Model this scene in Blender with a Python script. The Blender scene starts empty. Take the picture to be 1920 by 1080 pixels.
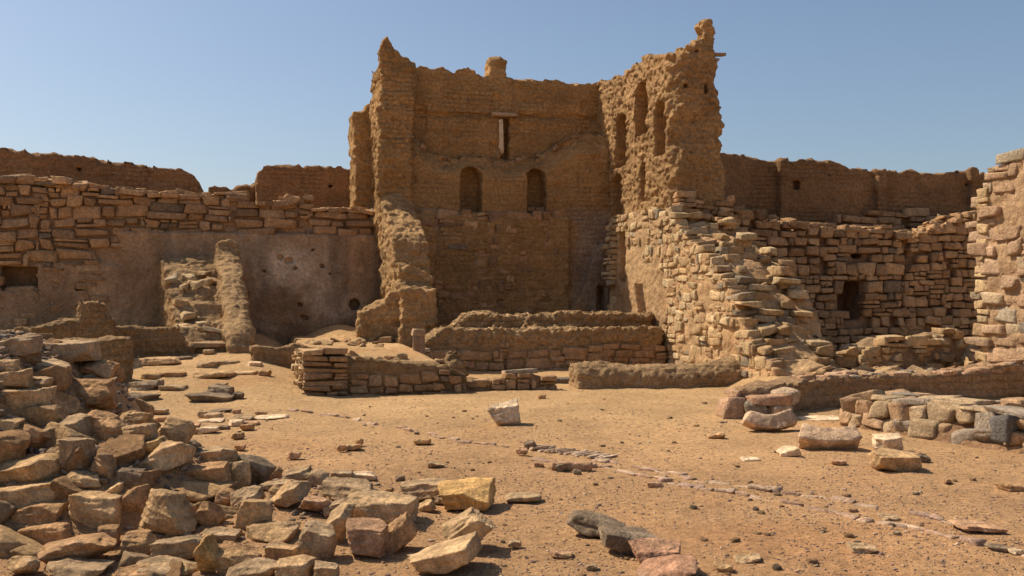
import bpy, math, random
import numpy as np
R = math.radians

# ------------------------------------------------------------------ camera, sky, sun, exposure
scene = bpy.context.scene
EYE, FPX, HOR = 1.7, 1867.0, 560.0          # eye height, focal length and horizon row of a 1920 px wide photo
cam_data = bpy.data.cameras.new('camera'); cam = bpy.data.objects.new('camera', cam_data)
scene.collection.objects.link(cam); scene.camera = cam
cam.location = (0, 0, EYE); cam.rotation_euler = (R(90), 0, 0)
cam_data.sensor_width = 36.0; cam_data.lens = 36.0 * FPX / 1920.0
cam_data.shift_y = (HOR - 540.0) / 1920.0
cam_data.clip_start = 0.1; cam_data.clip_end = 2000

SUN_EL, SUN_AZ = 51.0, 157.0                  # azimuth: degrees anticlockwise from +X (sun to the left, a little behind the walls)
sv = (math.cos(R(SUN_EL))*math.cos(R(SUN_AZ)), math.cos(R(SUN_EL))*math.sin(R(SUN_AZ)), math.sin(R(SUN_EL)))
world = bpy.data.worlds.new('World'); scene.world = world; world.use_nodes = True
wn = world.node_tree.nodes; wl = world.node_tree.links
sky = wn.new('ShaderNodeTexSky'); sky.sky_type = 'NISHITA'; sky.sun_disc = False
sky.sun_elevation = R(SUN_EL); sky.sun_rotation = R(90.0 - SUN_AZ)
sky.altitude = 300; sky.air_density = 1.0; sky.dust_density = 2.2; sky.ozone_density = 1.5
wl.new(sky.outputs[0], wn['Background'].inputs[0]); wn['Background'].inputs[1].default_value = 0.1
ld = bpy.data.lights.new('sun', 'SUN'); ld.energy = 5.0; ld.angle = R(0.5); ld.color = (1.0, 0.88, 0.72)
sun = bpy.data.objects.new('sun', ld); scene.collection.objects.link(sun)
from mathutils import Vector
sun.rotation_euler = Vector(sv).to_track_quat('Z', 'Y').to_euler(); sun.location = (-20, 10, 30)
scene.view_settings.view_transform = 'Standard'; scene.view_settings.look = 'None'
scene.view_settings.exposure = 0.22; scene.view_settings.gamma = 1.0
scene.cycles.max_bounces = 6; scene.cycles.diffuse_bounces = 4

# ------------------------------------------------------------------ building frame: x along the back wall, y away from the camera
OX, OY, ANG = -2.69, 26.4, R(15.0)
CA, SA = math.cos(ANG), math.sin(ANG)
def to_frame(x, y):
    dx, dy = x-OX, y-OY
    return dx*CA+dy*SA, -dx*SA+dy*CA
def to_world(u, w):
    return OX+u*CA-w*SA, OY+u*SA+w*CA

# ------------------------------------------------------------------ noise
_rng = np.random.default_rng(7)
_N = 32
_tab = _rng.uniform(-1, 1, (_N, _N, _N)).astype(np.float32)
def vnoise(x, y, z):
    x = np.asarray(x, np.float32); y = np.asarray(y, np.float32); z = np.asarray(z, np.float32)
    x, y, z = np.broadcast_arrays(x, y, z)
    xi = np.floor(x).astype(np.int32); yi = np.floor(y).astype(np.int32); zi = np.floor(z).astype(np.int32)
    fx, fy, fz = x-xi, y-yi, z-zi
    fx = fx*fx*(3-2*fx); fy = fy*fy*(3-2*fy); fz = fz*fz*(3-2*fz)
    x0, y0, z0 = xi % _N, yi % _N, zi % _N; x1, y1, z1 = (x0+1) % _N, (y0+1) % _N, (z0+1) % _N
    a = _tab[x0, y0, z0]*(1-fx)+_tab[x1, y0, z0]*fx; b = _tab[x0, y1, z0]*(1-fx)+_tab[x1, y1, z0]*fx
    c = _tab[x0, y0, z1]*(1-fx)+_tab[x1, y0, z1]*fx; d = _tab[x0, y1, z1]*(1-fx)+_tab[x1, y1, z1]*fx
    return (a*(1-fy)+b*fy)*(1-fz)+(c*(1-fy)+d*fy)*fz
def fbm(x, y, z, f=1.0, octv=4, off=0.0):
    x = np.asarray(x, np.float32); s = 0; a = 1.0; t = 0
    for k in range(octv):
        o = off+k*17.3
        s = s+a*vnoise(np.asarray(x)*f+o, np.asarray(y)*f+o*1.7, np.asarray(z)*f-o); t += a
        a *= 0.5; f *= 2.03
    return s/t
def smooth(a, b, x):
    t = np.clip((x-a)/(b-a), 0, 1); return t*t*(3-2*t)

# ------------------------------------------------------------------ materials
def material(name, var=0.45, grain=0.25, bumps=((6, 0.03), (30, 0.01)), rough=0.95, streak=0.0, streak_scale=(1.2, 1.2, 14), big=1.1, bricks=False):
    m = bpy.data.materials.new(name); m.use_nodes = True
    n = m.node_tree.nodes; l = m.node_tree.links; p = n['Principled BSDF']
    p.inputs['Roughness'].default_value = rough
    p.inputs['Specular IOR Level'].default_value = 0.12
    tc = n.new('ShaderNodeTexCoord'); at = n.new('ShaderNodeAttribute'); at.attribute_name = 'tint'
    def noise(scale, det=4, vec=None, rgh=0.6):
        t = n.new('ShaderNodeTexNoise'); t.inputs['Scale'].default_value = scale; t.inputs['Detail'].default_value = det
        t.inputs['Roughness'].default_value = rgh
        l.new(vec if vec is not None else tc.outputs['Object'], t.inputs['Vector']); return t.outputs['Fac']
    def mrange(src, a, b, lo=0.25, hi=0.75):
        t = n.new('ShaderNodeMapRange'); t.inputs['From Min'].default_value = lo; t.inputs['From Max'].default_value = hi
        t.inputs['To Min'].default_value = a; t.inputs['To Max'].default_value = b; l.new(src, t.inputs['Value']); return t.outputs[0]
    def mult(col, fac):
        t = n.new('ShaderNodeVectorMath'); t.operation = 'SCALE'; l.new(col, t.inputs[0]); l.new(fac, t.inputs['Scale']); return t.outputs[0]
    c = mult(at.outputs['Color'], mrange(noise(big, 5), 1-var*0.5, 1+var*0.5))
    c = mult(c, mrange(noise(45, 6, rgh=0.75), 1-grain*0.5, 1+grain*0.5, 0.3, 0.7))
    c = mult(c, mrange(noise(13, 5, rgh=0.7), 1-grain*0.45, 1+grain*0.45, 0.3, 0.7))
    c = mult(c, mrange(noise(150, 3, rgh=0.8), 1-grain*0.4, 1+grain*0.4, 0.3, 0.7))
    if streak:
        mp = n.new('ShaderNodeMapping'); mp.inputs['Scale'].default_value = streak_scale; l.new(tc.outputs['Object'], mp.inputs['Vector'])
        sn = noise(1.0, 5, mp.outputs[0]); c = mult(c, mrange(sn, 1-streak*0.5, 1+streak*0.5))
    prev = None
    if bricks:                                        # laid mud bricks, 36 x 11 cm, showing where the wash has gone
        sx = n.new('ShaderNodeSeparateXYZ'); l.new(tc.outputs['Object'], sx.inputs[0])
        ad = n.new('ShaderNodeMath'); ad.operation = 'ADD'; l.new(sx.outputs[0], ad.inputs[0]); l.new(sx.outputs[1], ad.inputs[1])
        cb = n.new('ShaderNodeCombineXYZ'); l.new(ad.outputs[0], cb.inputs[0]); l.new(sx.outputs[2], cb.inputs[1])
        nz = n.new('ShaderNodeTexNoise'); nz.inputs['Scale'].default_value = 2.5; nz.inputs['Detail'].default_value = 4; l.new(tc.outputs['Object'], nz.inputs['Vector'])
        mx = n.new('ShaderNodeVectorMath'); mx.operation = 'MULTIPLY_ADD'; l.new(nz.outputs['Color'], mx.inputs[0]); mx.inputs[1].default_value = (0.16, 0.10, 0.0); l.new(cb.outputs[0], mx.inputs[2])
        bt_ = n.new('ShaderNodeTexBrick'); l.new(mx.outputs[0], bt_.inputs['Vector']); bt_.inputs['Scale'].default_value = 1.0
        bt_.inputs['Brick Width'].default_value = 0.36; bt_.inputs['Row Height'].default_value = 0.125; bt_.inputs['Mortar Size'].default_value = 0.016; bt_.inputs['Mortar Smooth'].default_value = 0.6
        msk = mrange(noise(0.8, 4), 0, 1, 0.45, 0.62); jf = n.new('ShaderNodeMath'); jf.operation = 'MULTIPLY'; l.new(bt_.outputs['Fac'], jf.inputs[0]); l.new(msk, jf.inputs[1])
        c = mult(c, mrange(jf.outputs[0], 1.0, 0.80, 0, 1))
        inv = n.new('ShaderNodeMath'); inv.operation = 'SUBTRACT'; inv.inputs[0].default_value = 1; l.new(jf.outputs[0], inv.inputs[1])
        b = n.new('ShaderNodeBump'); b.inputs['Distance'].default_value = 0.035; l.new(inv.outputs[0], b.inputs['Height']); prev = b.outputs[0]
    l.new(c, p.inputs['Base Color'])
    for sc, dist in bumps:
        b = n.new('ShaderNodeBump'); b.inputs['Distance'].default_value = dist; b.inputs['Strength'].default_value = 1.0
        l.new(noise(sc, 6, rgh=0.65), b.inputs['Height'])
        if prev is not None: l.new(prev, b.inputs['Normal'])
        prev = b.outputs[0]
    if streak:
        b = n.new('ShaderNodeBump'); b.inputs['Distance'].default_value = 0.03; b.inputs['Strength'].default_value = 1.0
        l.new(sn, b.inputs['Height']); l.new(prev, b.inputs['Normal']); prev = b.outputs[0]
    l.new(prev, p.inputs['Normal'])
    return m
MUD = material('mud_brick', 0.45, 0.75, ((7, 0.10), (22, 0.06), (70, 0.025)), streak=0.25, bricks=True)
PLASTER = material('mud_plaster', 0.7, 0.6, ((5, 0.05), (20, 0.03), (70, 0.012)), streak=0.25, streak_scale=(3, 3, 0.8))
STONE = material('wall_stone', 0.5, 0.7, ((9, 0.06), (30, 0.03)), big=4)
SAND = material('desert_sand', 0.28, 0.65, ((5, 0.06), (22, 0.035), (90, 0.016)), big=0.8)
ROCK = material('loose_rock', 0.6, 0.75, ((9, 0.04), (32, 0.02), (120, 0.007)), big=3.5)
WOOD = material('old_wood', 0.3, 0.4, ((8, 0.01), (50, 0.005)), streak=0.5, streak_scale=(2, 30, 30))

# ------------------------------------------------------------------ mesh helpers
def build(name, V, Q, tint, mat, parent=None, smooth_shade=True, loc=None, frame=False):
    V = np.ascontiguousarray(V, np.float32); Q = np.ascontiguousarray(Q, np.int32)
    me = bpy.data.meshes.new(name); k = Q.shape[1]
    me.vertices.add(len(V)); me.vertices.foreach_set('co', V.ravel())
    me.loops.add(Q.size); me.loops.foreach_set('vertex_index', Q.ravel())
    me.polygons.add(len(Q)); me.polygons.foreach_set('loop_start', np.arange(0, Q.size, k, dtype=np.int32))
    try: me.polygons.foreach_set('loop_total', np.full(len(Q), k, np.int32))
    except Exception: pass
    me.update(calc_edges=True); me.validate()
    if smooth_shade: me.polygons.foreach_set('use_smooth', np.ones(len(me.polygons), bool))
    a = me.color_attributes.new('tint', 'FLOAT_COLOR', 'POINT')
    T = np.ones((len(V), 4), np.float32); T[:, :3] = tint
    a.data.foreach_set('color', T.ravel())
    me.materials.append(mat)
    o = bpy.data.objects.new(name, me); scene.collection.objects.link(o)
    if parent is not None: o.parent = parent
    if frame: o.location = (OX, OY, 0); o.rotation_euler = (0, 0, ANG)
    if loc is not None: o.location = loc
    return o
def displace(o, fn):
    me = o.data; n = len(me.vertices)
    co = np.empty(n*3, np.float32); me.vertices.foreach_get('co', co); co = co.reshape(-1, 3)
    no = np.empty(n*3, np.float32); me.vertices.foreach_get('normal', no); no = no.reshape(-1, 3)
    co = co+no*fn(co[:, 0], co[:, 1], co[:, 2], no)[:, None]
    me.vertices.foreach_set('co', co.ravel().astype(np.float32)); me.update()
def tag(o, label=None, cat=None, group=None, kind=None):
    if label: o['label'] = label
    if cat: o['category'] = cat
    if group: o['group'] = group
    if kind: o['kind'] = kind
    elif cat: o['kind'] = 'thing'
    return o
def thing(name, label, cat, group=None, frame=True, loc=(0, 0, 0)):
    o = bpy.data.objects.new(name, None); scene.collection.objects.link(o); o.empty_display_size = 0.3
    if frame: o.location = (OX, OY, 0); o.rotation_euler = (0, 0, ANG)
    else: o.location = loc
    return tag(o, label, cat, group)

def surface_nets(F, org, h):
    F[0] = F[-1] = 1.0; F[:, 0] = F[:, -1] = 1.0; F[:, :, 0] = F[:, :, -1] = 1.0
    ins = F < 0; nx, ny, nz = F.shape
    s = np.zeros((nx-1, ny-1, nz-1), np.uint8)
    for i in (0, 1):
        for j in (0, 1):
            for k in (0, 1): s += ins[i:nx-1+i, j:ny-1+j, k:nz-1+k]
    act = (s > 0) & (s < 8); idx = np.full(act.shape, -1, np.int32)
    ai, aj, ak = np.nonzero(act); n = len(ai); idx[ai, aj, ak] = np.arange(n)
    P = np.zeros((n, 3), np.float32); C = np.zeros(n, np.float32)
    corners = [(i, j, k) for i in (0, 1) for j in (0, 1) for k in (0, 1)]
    vals = {c: F[ai+c[0], aj+c[1], ak+c[2]] for c in corners}
    for c in corners:
        for ax in range(3):
            if c[ax] == 0:
                d = list(c); d[ax] = 1; d = tuple(d)
                a, b = vals[c], vals[d]; m = (a < 0) != (b < 0)
                t = np.where(m, a/np.where(m, a-b, 1), 0)
                for q in range(3):
                    P[:, q] += np.where(m, c[q]+(t if q == ax else 0), 0)
                C += m
    P /= C[:, None]
    V = (P+np.stack([ai, aj, ak], 1))*h+np.asarray(org, np.float32)
    Q = []
    for ax in range(3):
        o = [(1, 2), (2, 0), (0, 1)][ax]
        sl0 = [slice(1, -1)]*3; sl1 = [slice(1, -1)]*3
        sl0[ax] = slice(0, -1); sl1[ax] = slice(1, None)
        A, B = ins[tuple(sl0)], ins[tuple(sl1)]
        for flip, M in ((False, A & ~B), (True, ~A & B)):
            g = np.stack(np.nonzero(M), 1)
            if not len(g): continue
            g[:, o[0]] += 1; g[:, o[1]] += 1
            def cell(da, db):
                c = g.copy(); c[:, o[0]] += da; c[:, o[1]] += db; return idx[c[:, 0], c[:, 1], c[:, 2]]
            q = np.stack([cell(-1, -1), cell(0, -1), cell(0, 0), cell(-1, 0)], 1)
            Q.append(q[:, ::-1] if flip else q)
    return V, np.concatenate(Q)
def grid(x0, x1, y0, y1, z0, z1, h):
    ax = [np.arange(a-2*h, b+2.01*h, h, dtype=np.float32) for a, b in ((x0, x1), (y0, y1), (z0, z1))]
    X, Y, Z = np.meshgrid(*ax, indexing='ij', sparse=True)
    return X, Y, Z, (x0-2*h, y0-2*h, z0-2*h)
def sbox(X, Y, Z, x0, x1, y0, y1, z0, z1, r=0.0):
    dx = np.abs(X-(x0+x1)/2)-((x1-x0)/2-r); dy = np.abs(Y-(y0+y1)/2)-((y1-y0)/2-r); dz = np.abs(Z-(z0+z1)/2)-((z1-z0)/2-r)
    return np.sqrt(np.maximum(dx, 0)**2+np.maximum(dy, 0)**2+np.maximum(dz, 0)**2)+np.minimum(np.maximum(np.maximum(dx, dy), dz), 0)-r
def arch2(S, Z, c, hw, z0, z1):
    zc = z1-hw
    body = np.maximum(np.maximum(np.abs(S-c)-hw, z0-Z), Z-zc)
    return np.minimum(body, np.sqrt((S-c)**2+(Z-zc)**2)-hw)
def erode(d, X, Y, Z, amp=0.08, f=1.3, strat=0.03, off=0.0):
    m = np.abs(d) < 0.5
    Xb, Yb, Zb = np.broadcast_arrays(X, Y, Z); x, y, z = Xb[m], Yb[m], Zb[m]
    n = amp*0.3*fbm(x, y, z, f, 2, off)+amp*0.75*fbm(x, y, z, f*5.5, 2, off+2)+amp*0.45*np.abs(vnoise(x*11, y*11, z*13+off))+strat*0.7*vnoise(x*1.1+off, y*1.1, z*7)+strat*0.3*vnoise(x*4+off, y*4, z*0.9)
    d = d.copy(); d[m] += n; return d
def profile(pts):
    xs, zs = zip(*sorted(pts)); xs, zs = np.array(xs, np.float32), np.array(zs, np.float32)
    return lambda x: np.interp(x, xs, zs).astype(np.float32)
def body(name, parent, bounds, fn, h=0.04, amp=0.08, f=1.3, strat=0.03, tint=(0.50, 0.295, 0.122), mat=None, fine=0.02, tintfn=None, frame=False, off=0.0, pits=0.0, post=None):
    X, Y, Z, org = grid(*bounds, h)
    d = erode(np.broadcast_to(fn(X, Y, Z), np.broadcast_shapes(X.shape, Y.shape, Z.shape)).astype(np.float32), X, Y, Z, amp, f, strat, off)
    if post is not None: d = np.ascontiguousarray(post(d, X, Y, Z), np.float32)
    V, Q = surface_nets(d, org, h)
    T = np.tile(np.array(tint, np.float32), (len(V), 1))
    if tintfn is not None: T = tintfn(V, T)
    o = build(name, V, Q, T, mat or MUD, parent, frame=frame)
    def df(x, y, z, no):
        r = fine*0.7*fbm(x, y, z, 6, 2, off+3)+fine*0.5*vnoise(x*2.5, y*2.5, z*12+off)+fine*0.9*(0.35-np.abs(fbm(x, y, z, 11, 3, off+6)))
        if pits:
            q = vnoise(x*3.1+off, y*3.1+5, z*3.1); r = r-pits*smooth(0.55, 0.75, q)
        return r
    if fine: displace(o, df)
    return o

# one rounded box template for laid stones
def _template(n=4):
    pts = {}; quads = []
    def vid(p):
        k = tuple(p)
        if k not in pts: pts[k] = len(pts)
        return pts[k]
    for ax in range(3):
        for sgn in (0, n):
            for i in range(n):
                for j in range(n):
                    c = []
                    for di, dj in ((0, 0), (1, 0), (1, 1), (0, 1)):
                        p = [0, 0, 0]; p[ax] = sgn; p[(ax+1) % 3] = i+di; p[(ax+2) % 3] = j+dj; c.append(vid(p))
                    quads.append(c if sgn else c[::-1])
    P = np.array(list(pts.keys()), np.float32)/n*2-1
    return P, np.array(quads, np.int32)
TPL, TPQ = _template(4)
TPL = np.sign(TPL)*np.abs(TPL)**0.7          # pull the rows towards the edges
def stone_blocks(cen, half, axes, tints, jit=0.2, rnd=0.13, bump=0.016, seed=1, rot=0.03):
    """N laid stones: cen (N,3), half (N,3) in local axes; axes (3,3) rows = local unit vectors. One joined mesh."""
    N = len(cen); rs = np.random.default_rng(seed)
    P = np.broadcast_to(TPL, (N,)+TPL.shape).copy()
    r = rs.uniform(rnd*0.6, rnd*1.5, (N, 1, 1)).astype(np.float32)
    q = P*half[:, None, :]; rad = r*half.min(1)[:, None, None]*1.6; rad = np.minimum(rad, half.min(1)[:, None, None]*0.9)
    inner = np.clip(q, -(half[:, None, :]-rad), half[:, None, :]-rad); dv = q-inner
    L = np.linalg.norm(dv, axis=2, keepdims=True); q = inner+dv/np.maximum(L, 1e-6)*np.minimum(L, rad)
    # corner jitter, trilinear
    J = rs.uniform(-1, 1, (N, 2, 2, 2, 3)).astype(np.float32)*jit*half.min(1)[:, None, None, None, None]*2
    t = (P+1)/2; off = 0
    for i in (0, 1):
        for j in (0, 1):
            for k in (0, 1):
                w = (t[..., 0] if i else 1-t[..., 0])*(t[..., 1] if j else 1-t[..., 1])*(t[..., 2] if k else 1-t[..., 2])
                off = off+w[..., None]*J[:, i, j, k][:, None, :]
    q = q+off
    so = rs.uniform(0, 30, (N, 1)).astype(np.float32)
    nb = bump*(vnoise(q[..., 0]*9+so, q[..., 1]*9, q[..., 2]*9)+0.5*vnoise(q[..., 0]*21+so, q[..., 1]*21, q[..., 2]*21))
    nrm = q/np.maximum(np.linalg.norm(q, axis=2, keepdims=True), 1e-6)
    q = q+nrm*nb[..., None]
    e = rs.normal(0, rot, (N, 3)).astype(np.float32); ex, ey, ez = e[:, None, 0], e[:, None, 1], e[:, None, 2]
    q = np.stack([q[..., 0]-ez*q[..., 1]+ey*q[..., 2], q[..., 1]+ez*q[..., 0]-ex*q[..., 2], q[..., 2]-ey*q[..., 0]+ex*q[..., 1]], -1)
    ax = np.asarray(axes, np.float32)
    V = (q@ax if ax.ndim == 2 else np.einsum('nvi,nij->nvj', q, ax))+cen[:, None, :]
    Q = (TPQ[None]+(np.arange(N)*len(TPL))[:, None, None]).reshape(-1, 4)
    T = np.repeat(tints, len(TPL), axis=0)
    return V.reshape(-1, 3), Q, T
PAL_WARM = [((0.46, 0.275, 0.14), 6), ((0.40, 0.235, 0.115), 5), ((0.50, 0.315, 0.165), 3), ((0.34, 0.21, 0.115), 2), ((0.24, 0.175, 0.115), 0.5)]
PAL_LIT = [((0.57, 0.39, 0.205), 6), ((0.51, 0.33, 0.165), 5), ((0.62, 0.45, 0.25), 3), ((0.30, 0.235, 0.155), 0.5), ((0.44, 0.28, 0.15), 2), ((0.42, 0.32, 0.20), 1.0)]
def pal(p, n, rs):
    w = np.array([x[1] for x in p], float); w /= w.sum()
    c = np.array([x[0] for x in p], np.float32)[rs.choice(len(p), n, p=w)]
    return c*rs.uniform(0.82, 1.15, (n, 1)).astype(np.float32)
def courses(s0, s1, z0, topf, rowh, lenr, seed, keep=None, wob=0.05, gap=0.012, thin=0.2):
    """rectangles (s, z, half length, half height) of irregular courses between z0 and topf(s), in bays that do not line up"""
    rs = random.Random(seed); out = []; zmax = float(np.max(topf(np.linspace(s0, s1, 200)))); bays = [s0]
    while bays[-1] < s1-1.2: bays.append(min(bays[-1]+rs.uniform(1.1, 2.8), s1))
    if bays[-1] < s1: bays.append(s1)
    for a, b in zip(bays[:-1], bays[1:]):
        z = z0-rs.uniform(0, rowh[0]); slope = rs.gauss(0, 0.015); slope = 0 if wob == 0 else slope
        while z < zmax:
            h = rs.uniform(*rowh)*rs.choice((0.75, 1, 1, 1.15)); s = a+(rs.uniform(-0.2, 0.2) if a > s0 else 0); e = b+(rs.uniform(-0.2, 0.2) if b < s1 else 0)
            while s < e-0.04:
                L = rs.uniform(*lenr)*(0.6+0.8*rs.random()); L = max(L, h*0.7)
                if s+L > e-0.08: L = max(e-s, 0.08)
                c = s+L/2; wz = wob*(float(vnoise(c*0.55+seed, z*0.6, 3.3))*1.6+0.35*float(vnoise(c*2.2, z*2, 8)))+slope*(c-a)
                g = gap*rs.uniform(0.4, 1.7); hh = h*rs.uniform(0.86, 1.0)
                if z+h*0.45+wz < float(topf(c)) and (keep is None or keep(c, z+h/2+wz)):
                    if h > rowh[0]*1.1 and rs.random() < thin:
                        f = rs.uniform(0.35, 0.65); out.append((c, z+h*f/2+wz, L/2-g, h*f/2-g*0.7))
                        if rs.random() < 0.5:
                            k = rs.uniform(0.3, 0.7); out.append((c-L*(1-k)/2, z+h*(1+f)/2+wz, L*k/2-g, h*(1-f)/2-g*0.7)); out.append((c+L*k/2, z+h*(1+f)/2+wz, L*(1-k)/2-g, h*(1-f)/2-g*0.7))
                        else: out.append((c, z+h*(1+f)/2+wz, L/2-g, h*(1-f)/2-g*0.7))
                    else: out.append((c, z+hh/2+wz, L/2-g, hh/2-g*0.7))
                s += L
            z += h
    return np.array(out, np.float32)
def masonry(name, parent, p0, dirv, nrm, s0, s1, z0, topf, rowh=(0.16, 0.28), lenr=(0.22, 0.6), depth=0.32, proud=0.03, palette=PAL_WARM,
            seed=1, keep=None, jit=0.2, rnd=0.13, wob=0.05, gap=0.012, frame=False, thin=0.2, tint_mul=1.0, rot=0.03):
    c = courses(s0, s1, z0, topf, rowh, lenr, seed, keep, wob, gap, thin); rs = np.random.default_rng(seed); N = len(c)
    pr = rs.normal(0, proud, N).astype(np.float32)
    half = np.stack([c[:, 2], np.full(N, depth/2, np.float32), c[:, 3]], 1)
    half = np.maximum(half, 0.02)
    dv = np.array(dirv+(0,), np.float32); nv = np.array(nrm+(0,), np.float32)
    cen = np.array(p0+(0,), np.float32)+c[:, :1]*dv+(pr-depth/2)[:, None]*nv; cen[:, 2] = c[:, 1]
    V, Q, T = stone_blocks(cen, half, np.stack([dv, -nv, np.array((0, 0, 1), np.float32)]), pal(palette, N, rs)*tint_mul, jit, rnd, seed=seed, rot=rot)
    # keep the winding outward whatever the handedness of the axes
    if np.linalg.det(np.stack([dv, -nv, np.array((0, 0, 1), np.float32)])) < 0: Q = Q[:, ::-1]
    return build(name, V, Q, T, STONE, parent, frame=frame)

# ------------------------------------------------------------------ the lie of the land
def ground(x, y):
    x = np.asarray(x, np.float32); y = np.asarray(y, np.float32); u, w = to_frame(x, y)
    g = 0.0*x
    lft = 1-smooth(-4.6, -2.6, x+0.25*(y-17))                       # rise towards the left-hand wall
    g = g+lft*(0.105*np.clip(y-16.0, 0, 8))
    g = np.maximum(g, 0.20*smooth(18.5, 23, y))                      # the middle
    # filled floor inside the low corner wall
    ins = smooth(-3.25, -3.0, u+0.05)*(1-smooth(-0.9, -0.2, u))*smooth(-8.6, -8.3, w)
    g = np.maximum(g, ins*(0.58+0.03*np.clip(w+8, 0, 5)))
    # sand banked against the left wall
    g = np.maximum(g, 1.02*np.exp(-((u+1.9)/1.5)**2-((w+0.6)/2.6)**2)+0.0)
    # behind the bench
    g = np.maximum(g, 0.8*smooth(0.0, 0.3, u)*(1-smooth(5.0, 5.4, u))*smooth(-4.6, -4.3, w))
    # rubble slope right of the tower's broken wall
    px = smooth(4.9, 6.0, u); run = np.clip((u-6.0)/1.9, 0, 1)
    topw = np.interp(w, [-11.2, -10.2, -9.2, -8.2, -7.2, -6.2, -5.0, -3.0], [0.12, 0.32, 0.65, 1.1, 1.65, 2.2, 2.8, 3.1]).astype(np.float32)
    g = np.maximum(g, px*topw*(1-run)**1.15*smooth(5.3, 5.6, u))
    # raised floor behind the right-hand low wall
    g = np.maximum(g, 0.30*smooth(15.9, 16.6, y-0.39*(x-4.3))*smooth(4.0, 4.8, x)*(1-smooth(9.2, 9.6, x)))
    # heaps of the foreground
    r = np.sqrt(((x+5.2)/1.8)**2+((y-8.8)/3.4)**2); g = np.maximum(g, 1.40*np.clip(1-r**3.4, 0, 1))
    r = np.sqrt(((x+3.75)/1.55)**2+((y-8.3)/1.6)**2); g = np.maximum(g, 0.62*np.clip(1-r**2, 0, 1))
    r = np.sqrt(((x+2.3)/1.7)**2+((y-8.1)/1.5)**2); g = g+0.12*np.clip(1-r*r, 0, 1)
    return g
def relief(x, y):
    return 0.03*fbm(x, y, 0, 0.7, 3)+0.02*fbm(x, y, 1, 3.5, 3)-0.014*smooth(0.3, 0.65, vnoise(x*3.3, y*3.3, 5.5))*(y < 20)
def hit(px, py):
    """where the line of sight of a photo point meets the land"""
    t = np.arange(4.5, 45, 0.02); x = (px-960)/FPX*t; z = EYE-(py-HOR)/FPX*t
    g = ground(x, t); b = np.nonzero(z <= g)[0]
    if not len(b): return float(x[-1]), float(t[-1]), float(g[-1])
    i = b[0]; return float(x[i]), float(t[i]), float(g[i])
ys = [3.0]
while ys[-1] < 33: ys.append(ys[-1]+0.022+0.0032*ys[-1])
ys = np.array([-400, -150, -40, -10, 0, 1.5, 2.4]+ys+[34, 36, 40, 50, 80, 150, 300, 700], np.float32)
xs = np.concatenate([[-700, -300, -100, -40, -25, -19, -16], np.arange(-14, 14.01, 0.055), [16, 19, 25, 40, 100, 300, 700]]).astype(np.float32)
GX, GY = np.meshgrid(xs, ys, indexing='ij')
GZ = ground(GX, GY)+relief(GX, GY)*((np.abs(GX) < 15) & (GY > 2) & (GY < 34))
nxg, nyg = GX.shape; I = np.arange(nxg*nyg).reshape(nxg, nyg)
Q = np.stack([I[:-1, :-1], I[1:, :-1], I[1:, 1:], I[:-1, 1:]], -1).reshape(-1, 4)
V = np.stack([GX, GY, GZ], -1).reshape(-1, 3)
base = np.array([0.52, 0.325, 0.16], np.float32)
n1 = fbm(V[:, 0], V[:, 1], 0, 0.45, 4)[:, None]; n2 = fbm(V[:, 0], V[:, 1], 5, 1.8, 3)[:, None]
T = base*(1+0.16*n1+0.13*n2)
near = (1-smooth(8, 17, V[:, 1]))[:, None]                              # redder, grittier earth nearer by, golden blown sand at the walls
T = T*(1-near)*np.array([1.03, 1.04, 1.0])+T*near*np.array([0.96, 0.89, 0.86])
red = smooth(0.15, 0.5, fbm(V[:, 0], V[:, 1], 9, 0.6, 3))[:, None]*0.5; T = T*(1-red)+T*red*np.array([0.94, 0.80, 0.72])
tag(build('ground', V, Q, T, SAND), kind='structure')
# ------------------------------------------------------------------ the ruined keep
keep = thing('ruined_keep', 'tall roofless mud-brick keep with arched niches and a pointed right-hand corner', 'ruined tower')
def zpx(py, Y): return EYE+(HOR-py)/FPX*Y
bt = profile([(-0.95, 8.25), (-0.72, 8.28), (-0.55, 8.1), (-0.35, 7.95), (0.0, 7.8), (0.6, 7.83), (1.2, 7.8), (1.35, 7.93), (1.6, 7.88), (1.8, 7.72), (3.3, 7.75), (3.8, 7.66), (4.2, 7.72), (5.0, 7.64), (5.35, 7.72), (6.4, 7.7)])
def f_back(X, Y, Z):
    top = bt(X[:, 0, 0])[:, None, None]+0.07*vnoise(X*3, Y*3, 0)+0.04*vnoise(X*8, Y*8, 2)
    top = top-0.25*smooth(0.25, 0.9, Y+0.25)*(X < 2)                           # ragged back edge
    d = np.maximum(sbox(X, Y, Z, -0.3, 6.3, 0.0, 0.95, -1, 9.5, 0.05), Z-top)
    d = np.minimum(d, sbox(X, Y, Z, 2.16, 2.64, 0.02, 0.65, 7, 8.3, 0.12)-0.04*smooth(8.0, 7.7, Z)+0.03*vnoise(X*6, Y*6, Z*6))
    slit = np.maximum(np.abs(X-2.5+0.10*Y-0.02*np.sin(Z*6))-0.06+0.025*vnoise(X*6, Y*6, Z*6), np.maximum(5.58-Z, Z-6.62))   # open slit
    groove = np.maximum(np.maximum(np.abs(X-2.58)-0.12, np.maximum(5.5-Z, Z-6.65)), Y-0.35)
    d = np.maximum(d, -np.minimum(slit, groove))
    band = np.maximum(np.abs(Z-6.62-0.02*X)-0.05, Y-0.07); d = np.maximum(d, -band)                  # beam slot
    return d
def tint_mud(V, T):
    n = fbm(V[:, 0], V[:, 1], V[:, 2], 0.6, 3, 4)[:, None]; s = vnoise(V[:, 0]*0.5, V[:, 1]*0.5, V[:, 2]*5)[:, None]
    return T*(1+0.22*n+0.10*s)
body('back_wall', keep, (-0.4, 6.4, 0, 1.0, 3.0, 8.5), f_back, h=0.036, amp=0.06, strat=0.02, tintfn=tint_mud, pits=0.05)
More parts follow.
